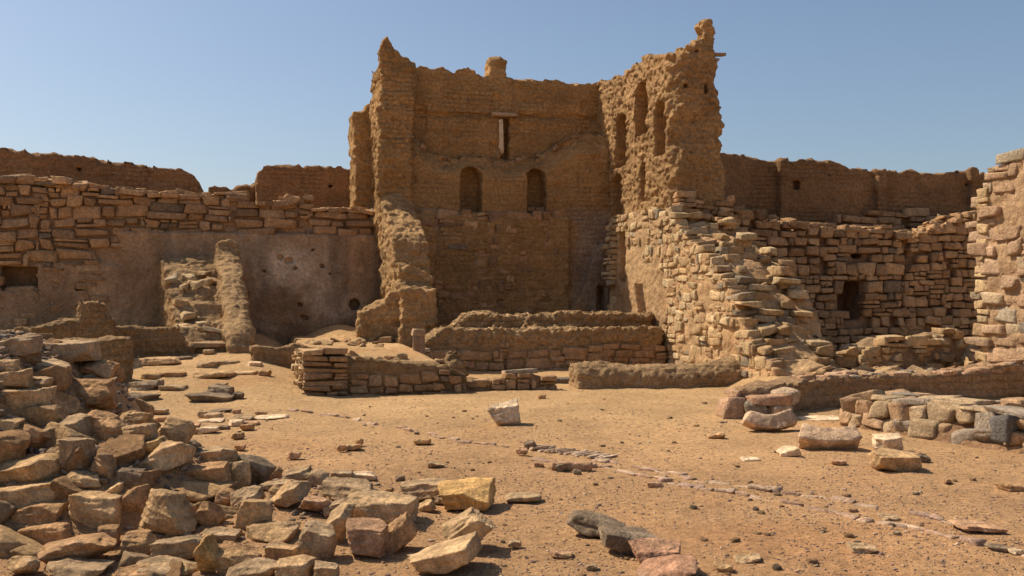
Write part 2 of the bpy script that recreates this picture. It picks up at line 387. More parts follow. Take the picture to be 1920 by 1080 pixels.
led = profile([(-0.2, 6.0), (0.15, 5.9), (0.35, 5.62), (0.8, 5.45), (1.6, 5.5), (2.2, 5.42), (2.7, 5.38), (3.1, 5.55), (3.5, 5.5), (3.8, 5.75), (4.1, 5.95), (4.5, 6.15), (5.3, 6.1)])
def f_low(X, Y, Z):
    top = led(X[:, 0, 0])[:, None, None]+0.05*vnoise(X*3.5, Y*3.5, 4)+0.05*vnoise(X*9, Y*9, 4)
    cur = 0.35*smooth(3.6, 5.2, X)                                              # the right part swells forward
    fins = 0.05*np.abs(vnoise(X*5, 0, Z*0.5))*smooth(3.4, 4, X)*smooth(3.9, 4.6, Z)
    low = 0.10*(1-smooth(3.85, 3.95, Z))
    d = np.maximum(sbox(X, Y+cur+fins+low*(X < 4.2)-0.33*smooth(-0.55, 0.0, Z-top), Z, -0.3, 5.6, -0.55, 0.4, -1, 9, 0.08), (Z-top)*0.8)
    slope = np.interp(X[:, 0, 0], [3.7, 4.0, 4.5, 4.9, 5.3], [0.3, 0.9, 2.0, 3.1, 3.5]).astype(np.float32)[:, None, None]
    butt = np.maximum(sbox(X, Y+0.1*vnoise(X*2, 0, Z), Z, 3.7, 5.5, -1.02, -0.3, -1, 4, 0.05), (Z-slope-0.1*vnoise(X*4, Y*4, 1))*0.45)
    return np.minimum(d, butt)
def cut_low(d, X, Y, Z):
    a1 = np.maximum(arch2(X, Z, 1.53, 0.30, 3.98, 5.2), Y-0.1); a2 = np.maximum(arch2(X, Z, 3.33, 0.27, 3.98, 5.22), Y-0.1)
    deep = np.maximum(np.maximum(np.abs(X-1.38)-0.09, np.maximum(4.0-Z, Z-4.7)), Y-0.35)
    door = np.maximum(np.maximum(np.abs(X-4.98)-0.13, np.maximum(0.3-Z, Z-2.05)), Y-0.3)
    crack = np.maximum(np.abs(X-4.25-0.25*(4.9-Z)+0.05*np.sin(Z*9))-0.02, np.maximum(4.3-Z, np.maximum(Z-5.2, Y+0.75)))
    d = np.maximum(d, -np.minimum(np.minimum(a1, a2), np.minimum(np.minimum(deep, door), crack)))
    return d
def tint_low(V, T):
    T = tint_mud(V, T); p = smooth(4.1, 4.6, V[:, 0]+0.15*vnoise(V[:, 0]*2, 0, V[:, 2]*2))*(1-smooth(3.9, 4.3, V[:, 2]))
    return T*(1-p[:, None])+np.array([0.40, 0.27, 0.17])*p[:, None]*(1+0.2*fbm(V[:, 0], 0, V[:, 2], 1.5, 3)[:, None])
body('niche_wall', keep, (-0.4, 5.6, -1.15, 0.45, 0.2, 6.4), f_low, h=0.036, amp=0.05, strat=0.012, tintfn=tint_low, pits=0.05, post=cut_low)
def sl(x0, x1, z): return lambda s: np.where((s > x0) & (s < x1), z, -9.0)
masonry('stone_base', keep, (0, -0.645), (1, 0), (0, -1), 0.15, 4.1, 0.6, profile([(0, 3.98), (4.0, 3.98), (4.02, 3.95)]), (0.17, 0.3), (0.25, 0.6), 0.3, 0.012,
        PAL_WARM, 21, keep=lambda s, z: s < 3.55+0.22*(z-1)**1.0 and (z > 2.9 or vnoise(s*0.8, z*0.8, 2) > -0.25), gap=0.006, rnd=0.18, tint_mul=0.93)
rs = np.random.default_rng(17); n = 60; cx = np.concatenate([rs.uniform(0.2, 3.6, 26), rs.uniform(3.3, 5.1, 34)]); cy = rs.uniform(-0.18, -0.02, n)-0.22*(cx > 3.9)
cen = np.stack([cx, cy, led(cx.astype(np.float32))+rs.uniform(-0.09, 0.0, n)], 1).astype(np.float32); half = np.stack([rs.uniform(0.03, 0.11, n), rs.uniform(0.04, 0.1, n), rs.uniform(0.02, 0.05, n)], 1).astype(np.float32)
V, Q, T = stone_blocks(cen, half, np.eye(3, dtype=np.float32), pal(PAL_WARM, n, rs)*0.95, 0.4, 0.2, seed=18, rot=0.3); build('ledge_rubble', V, Q, T, STONE, keep)['kind'] = 'stuff'
# recess block between the niches and the little blocking course in the right niche
b = masonry('niche_step', keep, (0, -0.35), (1, 0), (0, -1), 3.08, 3.6, 4.0, sl(3.0, 3.7, 4.15), (0.12, 0.15), (0.3, 0.4), 0.3, 0.01, PAL_WARM, 5)
# left cross wall, high part with the leaning point, and its low ruined part running towards the camera
lt = profile([(-1.0, 8.3), (-0.62, 8.3), (-0.4, 8.22), (0.1, 8.0), (0.5, 7.85), (1.0, 7.8)])
def f_left(X, Y, Z):
    top = 7.75+0.62*np.exp(-((X+0.72)/0.24)**2-((Y+0.45)/0.4)**2)+0.28*np.exp(-((X+0.4)/0.35)**2-((Y+0.2)/0.6)**2)+0.1*vnoise(X*4, Y*4, 1)
    ragged = 0.10*vnoise(X*2, Y*1.5, Z*1.1+3)+0.05*np.sin(Z*1.3+1)
    hi = np.maximum(sbox(X+ragged*0.6, Y+ragged, Z, -0.92-0.0, 0.0, -0.62, 0.95, -1, 9, 0.12), Z-top)
    return hi
body('side_wall', keep, (-1.25, 0.2, -0.95, 1.1, 3.0, 8.6), f_left, h=0.036, amp=0.10, strat=0.03, tintfn=tint_mud, off=5, fine=0.03)
ll = profile([(-4.0, 0.9), (-3.85, 1.5), (-3.7, 1.95), (-3.3, 2.05), (-2.95, 2.15), (-2.75, 2.95), (-2.3, 3.25), (-2.0, 3.45), (-1.5, 3.8), (-1.1, 3.95), (-0.8, 4.35), (-0.4, 4.5)])
def f_ll(X, Y, Z):
    wv = 0.05*vnoise(X*2, Y*2, Z*2.5)
    topA = np.interp(Y[0, :, 0], [-2.9, -2.6, -2.1, -1.5, -1.0, -0.7, -0.4], [2.95, 3.25, 3.5, 3.8, 3.95, 4.3, 4.5]).astype(np.float32)[None, :, None]-0.55*np.maximum(0, X+0.45)**1.5+0.06*vnoise(X*4, Y*4, 6)
    A = np.maximum(sbox(X+wv, Y+0.1*vnoise(X*3, 0, Z*2), Z, -0.86, -0.02, -2.82, -0.4, -1, 9, 0.05), (Z-topA)*0.85)
    topB = 2.12-0.25*np.abs(Y+3.1)+0.10*vnoise(X*4, Y*4, 6)
    B = np.maximum(sbox(X+wv, Y, Z, -0.84, 0.02, -3.78, -2.5, -1, 9, 0.06), Z-topB)
    Cc = np.maximum(sbox(X+wv, Y, Z, -0.82, 0.0, -3.3, -2.5, -1, 9, 0.06), Z-2.45-0.1*vnoise(X*4, Y*4, 3)+0.6*np.maximum(0, X+0.5))
    d = np.minimum(np.minimum(A, B), Cc)
    hole = np.maximum(np.maximum(np.abs(X+0.02)-0.06, np.abs(Z-0.95)-0.07), Y+3.6); d = np.maximum(d, -hole)
    # short curved stub at its foot
    stub = np.maximum(sbox(X, Y+0.25*(X+1.4)**2, Z, -1.75, -0.7, -3.35, -2.9, -1, 3, 0.12), Z-(1.85+0.6*(X+0.9))-0.1*vnoise(X*4, Y*4, 2))
    return np.minimum(d, stub)
body('broken_side_wall', keep, (-1.9, 0.15, -4.0, -0.3, 0.2, 4.8), f_ll, h=0.034, amp=0.07, f=1.8, strat=0.035, tint=(0.54, 0.33, 0.15), tintfn=tint_mud, off=9, fine=0.035)
# thin pier joined to the back, standing behind the left stone wall
def f_butt(X, Y, Z):
    top = 6.72+0.08*vnoise(X*4, Y*4, 8)+0.2*smooth(-1.15, -1.1, X)
    return np.maximum(sbox(X+0.03*np.sin(Z*2.2), Y, Z, -1.42, -0.4, 0.75, 1.9, -1, 9, 0.06), Z-top)
body('corner_pier', keep, (-1.8, -0.3, 0.6, 2.0, 3.6, 7.4), f_butt, h=0.055, amp=0.1, off=12, tintfn=tint_mud)
# right cross wall: mud upper part with tall arched niches, stone lower part
rt = profile([(-5.3, 7.45), (-4.95, 7.42), (-4.3, 7.45), (-3.9, 7.5), (-3.3, 7.68), (-2.9, 7.62), (-2.5, 7.58), (-1.8, 7.5), (-0.9, 7.62), (0, 7.74), (1.0, 7.7)])
def f_right(X, Y, Z):
    top = rt(Y[0, :, 0])[None, :, None]+0.07*vnoise(X*3, Y*3, 1)+0.04*vnoise(X*9, Y*9, 2)
    nar = 0.28*smooth(3.8, 7.6, Z)                                                 # outer face leans in
    rag = 0.09*np.maximum(vnoise(0.3, Y*1.2, Z*2.2), -0.4)+0.06*vnoise(X*3, Y*3, Z*3)
    w_end = -5.0+0.10*vnoise(X*2, 1, Z*1.6)
    d = np.maximum(sbox(X, Y, Z, 5.25, 6.75, -5.05, 0.95, -1, 9.5, 0.08), Z-top)
    d = np.maximum(d, X-(6.66-nar+rag*1.3)); d = np.maximum(d, w_end-Y)
    # ragged eroded arris towards the camera on the inner side
    ar = (X-5.25)+(Y+5.05)*0.9-0.20-0.16*vnoise(2, 3, Z*1.7)+0.1*vnoise(X*4, Y*4, Z*4); d = np.maximum(d, -ar*0.75)
    pk = 8.22-1.2*np.abs(X-6.22)**1.5+0.05*vnoise(X*9, Y*9, 3)
    n9 = 0.05*vnoise(X*9, Y*9, Z*6)
    peak = np.minimum(sbox(X-0.03*np.sin(Z*9), Y, Z, 6.02, 6.38, -5.0, -4.55, 7.0, 8.2, 0.1), np.minimum(sbox(X, Y, Z, 5.85, 6.4, -5.0, -4.4, 7.0, 7.72, 0.1), sbox(X, Y, Z, 5.6, 6.42, -5.0, -4.3, 7.0, 7.55, 0.08)))+n9
    d = np.minimum(d, peak)
    return d
def cut_right(d, X, Y, Z):
    def nich(c, hw, z0, z1, dep): return np.maximum(arch2(-Y, Z, c, hw, z0, z1), X-5.25-dep)
    N = np.minimum(np.minimum(nich(1.72, 0.42, 5.15, 6.55, 0.55), nich(3.1, 0.42, 5.75, 7.08, 0.65)), np.minimum(nich(4.28, 0.30, 5.1, 6.4, 0.4), nich(3.22, 0.17, 4.1, 5.1, 0.4)))
    N = np.minimum(N, nich(1.45, 0.42, 3.6, 5.0, 0.35))
    hole = np.maximum(np.abs(Y+2.80)-0.11+0.04*vnoise(1, Y*5, Z*5), np.abs(Z-6.15)-0.22); N = np.minimum(N, hole)
    sq = np.maximum(np.maximum(np.abs(X-6.12)-0.05, np.abs(Z-6.58)-0.11), Y+4.7); N = np.minimum(N, sq)
    sq = np.maximum(np.maximum(np.abs(X-5.6)-0.05, np.abs(Z-6.63)-0.04), Y+4.8); N = np.minimum(N, sq)
    d = np.maximum(d, -N)
    return d
body('arcaded_wall', keep, (5.1, 7.0, -5.3, 1.0, 3.3, 8.4), f_right, h=0.032, amp=0.09, f=2.0, strat=0.03, tint=(0.50, 0.30, 0.135), tintfn=tint_mud, off=14, fine=0.026, pits=0.04, post=cut_right)
sp = profile([(-10.2, 0.35), (-9.6, 0.6), (-9.1, 1.0), (-8.7, 1.3), (-8.3, 1.9), (-7.8, 2.25), (-7.2, 2.6), (-6.6, 2.95), (-6.0, 3.25), (-5.6, 3.5), (-5.0, 3.75), (-1.0, 3.8)])
def f_sp(X, Y, Z):
    top = sp(Y[0, :, 0])[None, :, None]+0.12*vnoise(X*2, Y*2, 1)-0.22*smooth(5.9, 6.9, X)-0.06
    face = 5.02+0.0*Z+0.05*vnoise(1, Y*0.8, Z*0.8)
    d = np.maximum(sbox(X, Y, Z, 5.02, 6.85, -10.0, 0.3, -1, 5, 0.06), (Z-top)*0.8)
    far = -(Y+1.55)                                                                 # thicker foot ends before the back wall
    d = np.maximum(d, np.where(X < 5.3, -far*1.0, -9))
    # upright recess with broken bricks beside it, seen in the inner face near the back
    rec = np.maximum(np.maximum(np.abs(Y+2.45)-0.22, np.abs(Z-2.75)-0.62), X-5.35); d = np.maximum(d, -rec)
    fin = np.maximum(np.maximum(np.abs(Y+3.75)-0.34*np.clip((2.1-Z)/1.1, 0.1, 1), Z-2.1), np.abs(X-4.98)-0.16)
    d = np.minimum(d, fin)
    return d
def tint_sp(V, T):
    T = tint_mud(V, T); red = smooth(-0.1, 0.4, vnoise(V[:, 0], V[:, 1]*0.9, V[:, 2]*0.7+4))[:, None]*0.35
    return T*(1-red)+T*red*np.array([1.0, 0.82, 0.72])
body('wall_core', keep, (4.7, 6.95, -10.0, 0.4, -0.2, 4.0), f_sp, h=0.036, amp=0.04, strat=0.015, tint=(0.54, 0.345, 0.175), tintfn=tint_sp, off=18, mat=PLASTER, fine=0.02)
def keep_lit(s, z):
    # bare plaster at the back of the inner face, stonework breaking through towards the camera
    if s < 2.0 and z < 2.0: return s < 1.9
    if 2.0 < s < 2.9 and 2.0 < z < 3.5: return False
    if s < 5.15: return z > 3.0-0.12*(s-2)+0.25*float(vnoise(s*1.5, z*1.5, 1)) or (s > 4.75 and z > 2.4)
    return vnoise(s*1.1, z*1.1, 7) > -0.62
inner = lambda s: sp(-s)+0.02
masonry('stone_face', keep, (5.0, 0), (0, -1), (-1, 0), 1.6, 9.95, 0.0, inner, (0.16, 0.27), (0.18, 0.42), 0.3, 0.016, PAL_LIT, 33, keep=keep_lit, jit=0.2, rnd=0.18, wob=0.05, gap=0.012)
# broken bricks jutting by the recess
masonry('broken_jamb', keep, (4.88, 0), (0, -1), (-1, 0), 1.5, 2.12, 2.1, profile([(1.4, 3.65), (2.3, 3.6)]), (0.12, 0.18), (0.25, 0.5), 0.5, 0.05, PAL_LIT, 35, jit=0.2)
# stepped, ruined end: rows of blocks facing the camera, one row for each step
rs = np.random.default_rng(77); cen = []; half = []
z = 0.05
while z < 3.7:
    h = float(rs.uniform(0.12, 0.22)); we = float(np.interp(z+h*0.6, [0.35, 0.6, 1.0, 1.3, 1.9, 2.25, 2.6, 2.95, 3.25, 3.5, 3.75], [-10.0, -9.7, -9.15, -8.75, -8.35, -7.85, -7.25, -6.65, -6.05, -5.65, -5.2]))
    if z < 0.35: we = -10.0
    for row in range(3):
        x = 5.0+float(rs.uniform(-0.03, 0.05)); 
        xe = 6.35+0.2*(3.5-z)/3+float(rs.uniform(-0.25, 0.3))
        while x < xe:
            L = float(rs.uniform(0.2, 0.5))
            if rs.random() < ((0.95 if row == 0 else 0.75) if x < 5.6 else 0.6):
                cen.append((x+L/2, we+0.18+row*0.33+float(rs.normal(0, 0.13 if x < 5.6 else 0.22)), z+h/2+float(rs.normal(0, 0.03)))); half.append((L/2-0.012, float(rs.uniform(0.12, 0.22)), h/2*float(rs.uniform(0.6, 1.05))))
            x += L
    z += h
cen = np.array(cen, np.float32); half = np.array(half, np.float32)
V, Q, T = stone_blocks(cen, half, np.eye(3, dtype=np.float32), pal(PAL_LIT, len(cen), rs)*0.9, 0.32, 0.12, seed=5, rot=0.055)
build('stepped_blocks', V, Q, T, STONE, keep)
# front face of the keep's foot, low stones under the mud
masonry('front_quoins', keep, (0, -5.12), (1, 0), (0, -1), 5.35, 6.8, 3.5, profile([(5.2, 4.2), (5.6, 4.1), (6.1, 3.85), (6.9, 4.1)]), (0.13, 0.2), (0.2, 0.45), 0.4, 0.04, PAL_WARM, 37, jit=0.2)
def plank(name, parent, c, half, axes, tint, seed=1, mat=WOOD, rnd=0.12, jit=0.2):
    V, Q, T = stone_blocks(np.array([c], np.float32), np.array([half], np.float32), np.array(axes, np.float32), np.array([tint], np.float32), jit, rnd, 0.008, seed)
    return build(name, V, Q, T, mat, parent)
E3 = [[1, 0, 0], [0, 1, 0], [0, 0, 1]]
plank('lit_jamb_strip', keep, (2.47, 0.02, 6.12), (0.035, 0.05, 0.47), [[1, 0, 0.02], [0, 1, 0], [-0.03, 0, 1]], (0.66, 0.52, 0.35), 2, WOOD, 0.3, 0.9)['label'] = 'pale narrow upright strip added as the sunlit jamb of the slit'  # added pale strip; its light colour stands for sun on the slit's jamb
plank('window_lintel', keep, (2.55, -0.02, 6.69), (0.36, 0.13, 0.045), [[0.9995, 0, 0.02], [0, 1, 0], [-0.02, 0, 0.9995]], (0.45, 0.32, 0.2))
plank('roof_beam', keep, (6.35, -4.8, 7.43), (0.34, 0.10, 0.035), [[0.998, 0, 0.03], [0, 1, 0], [-0.03, 0, 0.998]], (0.33, 0.21, 0.12), 3)

# ------------------------------------------------------------------ left: stone wall, mud walls behind
lw = thing('stone_wall', 'long coursed stone wall on the left with stained plaster on its lower right part', 'wall')
ltop = profile([(-13, 4.4), (-11.2, 4.45), (-10.4, 4.35), (-10.0, 4.62), (-9.2, 4.6), (-7.5, 4.45), (-6.4, 4.35), (-5.2, 4.35), (-4.4, 4.38), (-4.2, 4.2), (-3.6, 4.1), (-3.2, 4.22), (-2.8, 4.45), (-2.5, 4.2), (-2.3, 4.0), (-1.4, 4.05), (-0.7, 4.0)])
def f_lw(X, Y, Z):
    top = ltop(X[:, 0, 0])[:, None, None]-0.14
    rec = 0.16*smooth(-1, 0, 0)                                       # plain face
    pl = smooth(-7.6, -7.2, X+0.4*vnoise(X, 0, Z))*(1-smooth(3.35, 3.45, Z))
    pl2 = (1-smooth(2.35, 2.55, Z+0.25*vnoise(X, 0, 3)))
    face = 0.30-0.03-0.22*(1-np.maximum(pl*0.9, pl2*0.6))
    d = np.maximum(sbox(X, Y, Z, -13.2, -0.6, 0.15, 3.0, -1, 6, 0.03), Z-top); d = np.maximum(d, (0.45-face)-Y+0.0)
    win = np.maximum(np.maximum(np.abs(X+9.55)-0.42, np.abs(Z-2.18)-0.3), Y-1.0)
    h2 = np.maximum(np.sqrt((X+1.45)**2+(Z-1.55)**2)-0.15, Y-0.7); h3 = np.maximum(np.maximum(np.abs(X+8.15)-0.12, np.abs(Z-2.0)-0.1), Y-0.6)
    bits = 1.0
    for (hx, hz, hr) in ((-3.35, 2.75, 0.055), (-3.15, 2.68, 0.09), (-2.3, 2.55, 0.04), (-2.55, 2.95, 0.05), (-3.5, 2.25, 0.035), (-3.75, 2.4, 0.03), (-3.0, 2.5, 0.05), (-2.75, 1.2, 0.07), (-2.1, 2.35, 0.04), (-2.85, 1.55, 0.05)):
        bits = np.minimum(bits, np.sqrt((X-hx)**2+((Z-hz)*1.3)**2)-hr*1.25+0.045*vnoise(X*12, Y*3, Z*12))
    bits = np.maximum(bits, Y-0.35)
    d = np.maximum(d, -np.minimum(np.minimum(win, bits), np.minimum(h2, h3)))
    return d
def tint_lw(V, T):
    x, z = V[:, 0], V[:, 2]; n = fbm(x, 0, z, 0.9, 4, 2)[:, None]
    pale = np.exp(-((x+2.9)/1.6)**4-((z-2.0)/1.1)**4)[:, None]*smooth(-0.35, 0.35, fbm(x, 0, z, 1.3, 4, 6))[:, None]
    T = np.tile(np.array([0.42, 0.265, 0.145]), (len(V), 1))*(1+0.3*n)
    T = T*(1-pale)+np.array([0.68, 0.51, 0.34])*pale
    soot = smooth(0.1, 0.5, vnoise(x*1.6, 0, z*0.35+2))[:, None]*smooth(-7, -6, x)[:, None]*0.3
    foot_dark = (1-smooth(0.75, 1.25, z+0.2*vnoise(x*2, 0, z)))[:, None]*0.25  # plaster darker towards the foot of the wall
    v = smooth(0.0, 0.5, fbm(x*1.0, 0, z*0.7, 3.5, 4, 12))[:, None]*0.28*smooth(-7, -6, x)[:, None]; T = T*(1+v)
    drip = smooth(0.15, 0.5, fbm(x*1.0, 0, z*0.22, 3.2, 3, 21))[:, None]*smooth(-7, -6, x)[:, None]*smooth(0.8, 3.2, z)[:, None]*0.35; T = T*(1-drip)+np.array([0.58, 0.45, 0.31])*drip
    return T*(1-soot)*(1-foot_dark)
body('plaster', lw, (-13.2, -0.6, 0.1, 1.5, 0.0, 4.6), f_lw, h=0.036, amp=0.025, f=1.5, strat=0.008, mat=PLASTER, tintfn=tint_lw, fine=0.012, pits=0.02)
def keep_lw(s, z):
    if -10.02 < s < -9.08 and 1.85 < z < 2.52: return False
    if s > -4.9: return z > 3.42-0.03*(s+4)+0.08*float(vnoise(s*2, 1, 1))
    if s > -7.7: return z > 2.95+0.14*(s+7.7)+0.15*float(vnoise(s*1.5, z, 1))
    return z > 2.1+0.25*float(vnoise(s*0.8, 1, 4)) or (z > 0.9 and float(vnoise(s*1.3, z*1.6, 9)) > -0.4)
masonry('stonework', lw, (0, 0.27), (1, 0), (0, -1), -13.1, -0.75, 0.4, ltop, (0.2, 0.35), (0.3, 0.8), 0.36, 0.02, PAL_WARM, 11, keep=keep_lw, gap=0.018, thin=0.32, wob=0.05, jit=0.24, rot=0.03)
rs = np.random.default_rng(4); n = 130
cx = rs.uniform(-13, -0.8, n); cen = np.stack([cx, rs.uniform(0.25, 0.9, n), ltop(cx.astype(np.float32))+rs.uniform(-0.06, 0.04, n)], 1).astype(np.float32)
half = np.stack([rs.uniform(0.1, 0.26, n), rs.uniform(0.1, 0.2, n), rs.uniform(0.03, 0.07, n)], 1).astype(np.float32)
V, Q, T = stone_blocks(cen, half, np.eye(3, dtype=np.float32), pal(PAL_WARM, n, rs)*1.1, 0.35, 0.15, seed=8, rot=0.12); build('loose_top_course', V, Q, T, STONE, lw)

def mudwall(name, label, x0, x1, w0, w1, z0, top, h=0.07, amp=0.08, off=0, ribs=(), holes=(), tint=(0.39, 0.215, 0.10), strat=0.025):
    def fn(X, Y, Z):
        tp = top(X[:, 0, 0])[:, None, None]+0.06*vnoise(X*3+off, Y*3, 0)+0.05*vnoise(X*9+off, Y*9, 2)
        d = np.maximum(sbox(X, Y, Z, x0, x1, w0, w1, z0-1, 9, 0.06), Z-tp)
        for (rx, rw) in ribs:
            d = np.minimum(d, np.maximum(sbox(X, Y, Z, rx-rw, rx+rw, w0-0.22, w0+0.2, z0-1, 9, 0.07), Z-tp-0.04))
        for (hx, hz, a, b) in holes: d = np.maximum(d, -np.maximum(np.maximum(np.abs(X-hx)-a, np.abs(Z-hz)-b), Y-w0-0.35))
        return d
    o = body(name, None, (x0-0.1, x1+0.1, w0-0.4, w1+0.1, z0, float(top(np.linspace(x0, x1, 50)).max())+0.3), fn, h=h, amp=amp, off=off, tint=tint, strat=strat, tintfn=tint_mud, frame=True, fine=0.02, pits=0.06)
    return tag(o, label, 'wall')
mudwall('mud_wall', 'long mud wall with a worn sloping top behind the left stone wall', -13.5, -5.3, 3.0, 3.9, 3.0,
        profile([(-13.5, 5.9), (-11.5, 5.75), (-10.5, 5.72), (-9.5, 5.62), (-8.3, 5.58), (-7.4, 5.45), (-6.6, 5.38), (-6.0, 5.3), (-5.6, 5.1), (-5.45, 4.9), (-5.3, 4.5)]), off=2, holes=((-8.6, 5.2, 0.05, 0.04), (-11, 5.0, 0.05, 0.05)))
mudwall('mud_wall', 'very low worn mud wall in the skyline gap left of the keep', -5.25, -3.95, 3.1, 3.8, 3.0, profile([(-5.3, 4.88), (-4.6, 4.85), (-4.1, 4.9), (-3.9, 5.1)]), off=3)
mudwall('mud_wall', 'square-ended mud wall touching the left side of the keep', -3.93, -0.4, 2.4, 3.3, 3.0,
        profile([(-3.93, 5.2), (-3.75, 5.42), (-3.5, 5.5), (-2.5, 5.5), (-1.5, 5.45), (-0.3, 5.5)]), off=4, holes=((-1.9, 4.9, 0.04, 0.04),))

# ------------------------------------------------------------------ right: stone wall and buttressed mud wall
rw = thing('stone_wall', 'high dry-stone wall right of the keep with a small dark doorway', 'wall')
rtop = profile([(6.5, 3.9), (7.8, 3.75), (8.3, 4.05), (8.8, 4.0), (9.0, 3.72), (10.0, 3.62), (11.0, 3.55), (12.6, 3.6), (12.7, 3.45), (13.5, 3.4), (14.0, 3.6), (14.5, 3.75), (15.0, 3.95), (15.6, 4.1), (17, 4.1)])
def rw_open(X, Z):
    d = np.minimum(np.maximum(np.abs(X-11.38)-0.34, np.abs(Z-1.65)-0.52), np.maximum(np.abs(X-11.62)-0.16, np.abs(Z-2.88)-0.11))
    return np.minimum(d, np.maximum(np.abs(X-13.05)-0.12, np.abs(Z-2.9)-0.09))
def f_rw(X, Y, Z):
    top = rtop(X[:, 0, 0])[:, None, None]-0.16
    d = np.maximum(sbox(X, Y, Z, 6.6, 17.2, -2.79, -0.8, -1, 5, 0.03), Z-top)
    return np.maximum(d, -np.maximum(rw_open(X, Z), Y+1.9))
body('wall_core', rw, (6.6, 17.2, -2.9, -0.7, -0.1, 4.2), f_rw, h=0.065, amp=0.03, strat=0.01, tint=(0.32, 0.19, 0.105), mat=PLASTER, tintfn=tint_mud, off=22)
masonry('stonework', rw, (0, -3.0), (1, 0), (0, -1), 6.6, 17, 0.2, rtop, (0.18, 0.3), (0.22, 0.52), 0.3, 0.015, PAL_WARM, 44, keep=lambda s, z: float(rw_open(s, z)) > 0.07 and (z > 1.3 or s < 12.6 or vnoise(s, z, 3) > 0.1), gap=0.012, rnd=0.12, jit=0.17, thin=0.2)
rs = np.random.default_rng(14); n = 150
cx = rs.uniform(7.5, 17, n); cen = np.stack([cx, rs.uniform(-3.0, -1.6, n), rtop(cx.astype(np.float32))+rs.uniform(-0.1, 0.06, n)], 1).astype(np.float32)
half = np.stack([rs.uniform(0.08, 0.25, n), rs.uniform(0.1, 0.2, n), rs.uniform(0.03, 0.08, n)], 1).astype(np.float32)
V, Q, T = stone_blocks(cen, half, np.eye(3, dtype=np.float32), pal(PAL_WARM, n, rs), 0.35, 0.15, seed=9, rot=0.12); build('loose_top_course', V, Q, T, STONE, rw)
masonry('upper_ledge', rw, (0, -0.85), (1, 0), (0, -1), 8.2, 17.5, 3.5, profile([(8, 4.28), (10.2, 4.22), (10.4, 4.05), (12.9, 4.02), (13.0, 4.24), (17.5, 4.28)]), (0.17, 0.26), (0.35, 0.75), 0.5, 0.03, PAL_WARM, 46, jit=0.1)
mudwall('mud_wall', 'long mud wall with upright buttress ribs along the skyline right of the keep', 6.2, 19.5, -0.6, 0.4, 3.2,
        profile([(6, 5.85), (9.0, 5.84), (9.9, 5.78), (10.4, 5.62), (11.0, 5.66), (11.6, 5.74), (12.4, 5.72), (13.0, 5.58), (13.8, 5.45), (14.5, 5.5), (15.5, 5.5), (17, 5.56), (19.5, 5.5)]),
        off=6, ribs=((10.62, 0.17), (13.83, 0.18), (17.05, 0.17)), holes=((11.15, 4.98, 0.09, 0.13), (12.2, 5.3, 0.05, 0.04), (16.9, 5.15, 0.05, 0.04)), tint=(0.35, 0.20, 0.095), amp=0.05)

# ------------------------------------------------------------------ big stone wall end at the right edge
pw = thing('stone_wall', 'tall mortared stone wall end cut by the right edge of the picture', 'wall')
def f_pw(X, Y, Z):
    top = 4.2+0.0*X
    step = np.interp(Z[0, 0, :], [0, 0.7, 1.2, 1.9, 2.3, 3.0, 3.5, 3.8, 4.05, 4.1], [-9.9, -9.95, -10.1, -10.25, -10.0, -10.0, -10.05, -10.35, -10.45, -10.9]).astype(np.float32)[None, None, :]
    d = np.maximum(sbox(X, Y, Z, 9.35, 11, -15, -9.8, -1, 4.3, 0.06), Y-step); return d
body('wall_core', pw, (9.3, 11, -13.5, -9.6, -0.3, 4.4), f_pw, h=0.06, amp=0.06, tint=(0.47, 0.30, 0.165), mat=PLASTER, tintfn=tint_mud, off=31, fine=0.03)
pend = profile([(0, 0)])
def keep_pw(s, z):
    e = float(np.interp(z, [0, 0.7, 1.2, 1.9, 2.3, 3.0, 3.5, 3.8, 4.05, 4.1], [9.8, 9.9, 10.05, 10.2, 9.95, 9.95, 10.0, 10.3, 10.4, 10.85]))
    return s > e and float(vnoise(s*0.9, z*0.9, 2)) > -0.55 and z < 4.35
masonry('stonework', pw, (9.325, 0), (0, -1), (-1, 0), 9.75, 13.4, -0.1, profile([(9, 4.15), (10.7, 4.15), (10.75, 4.4), (14, 4.4)]), (0.2, 0.34), (0.3, 0.75), 0.35, 0.03, [((0.50, 0.33, 0.20), 5), ((0.46, 0.29, 0.17), 4), ((0.38, 0.30, 0.20), 1.2), ((0.30, 0.24, 0.17), 0.4), ((0.52, 0.38, 0.23), 2)], 51, keep=keep_pw, jit=0.18, rnd=0.18, wob=0.05)
masonry('end_stones', pw, (0, -10.02), (1, 0), (0, 1), 9.3, 10.6, 0.1, profile([(9, 3.9), (11, 3.9)]), (0.2, 0.34), (0.3, 0.6), 0.3, 0.05, PAL_LIT, 52, jit=0.18)
# low broken wall reaching left from its foot
lb = thing('low_stone_wall', 'low broken stone wall reaching left from the foot of the tall right-hand wall', 'wall')
lbt = profile([(7.0, 0.5), (7.3, 0.85), (7.7, 1.0), (8.3, 0.95), (8.9, 1.05), (9.4, 1.2)])
def f_lb(X, Y, Z): return np.maximum(sbox(X, Y, Z, 7.15, 9.5, -9.55, -8.6, -1, 3, 0.1), Z-lbt(X[:, 0, 0])[:, None, None]+0.12+0.1*vnoise(X*3, Y*3, 2))
body('wall_core', lb, (7.0, 9.5, -9.7, -8.5, 0.0, 1.4), f_lb, h=0.036, amp=0.06, tint=(0.38, 0.25, 0.14), mat=PLASTER, off=33)
masonry('stonework', lb, (0, -9.6), (1, 0), (0, -1), 7.1, 9.4, 0.05, lbt, (0.12, 0.22), (0.18, 0.4), 0.35, 0.05, PAL_LIT, 53, jit=0.24, rnd=0.18)
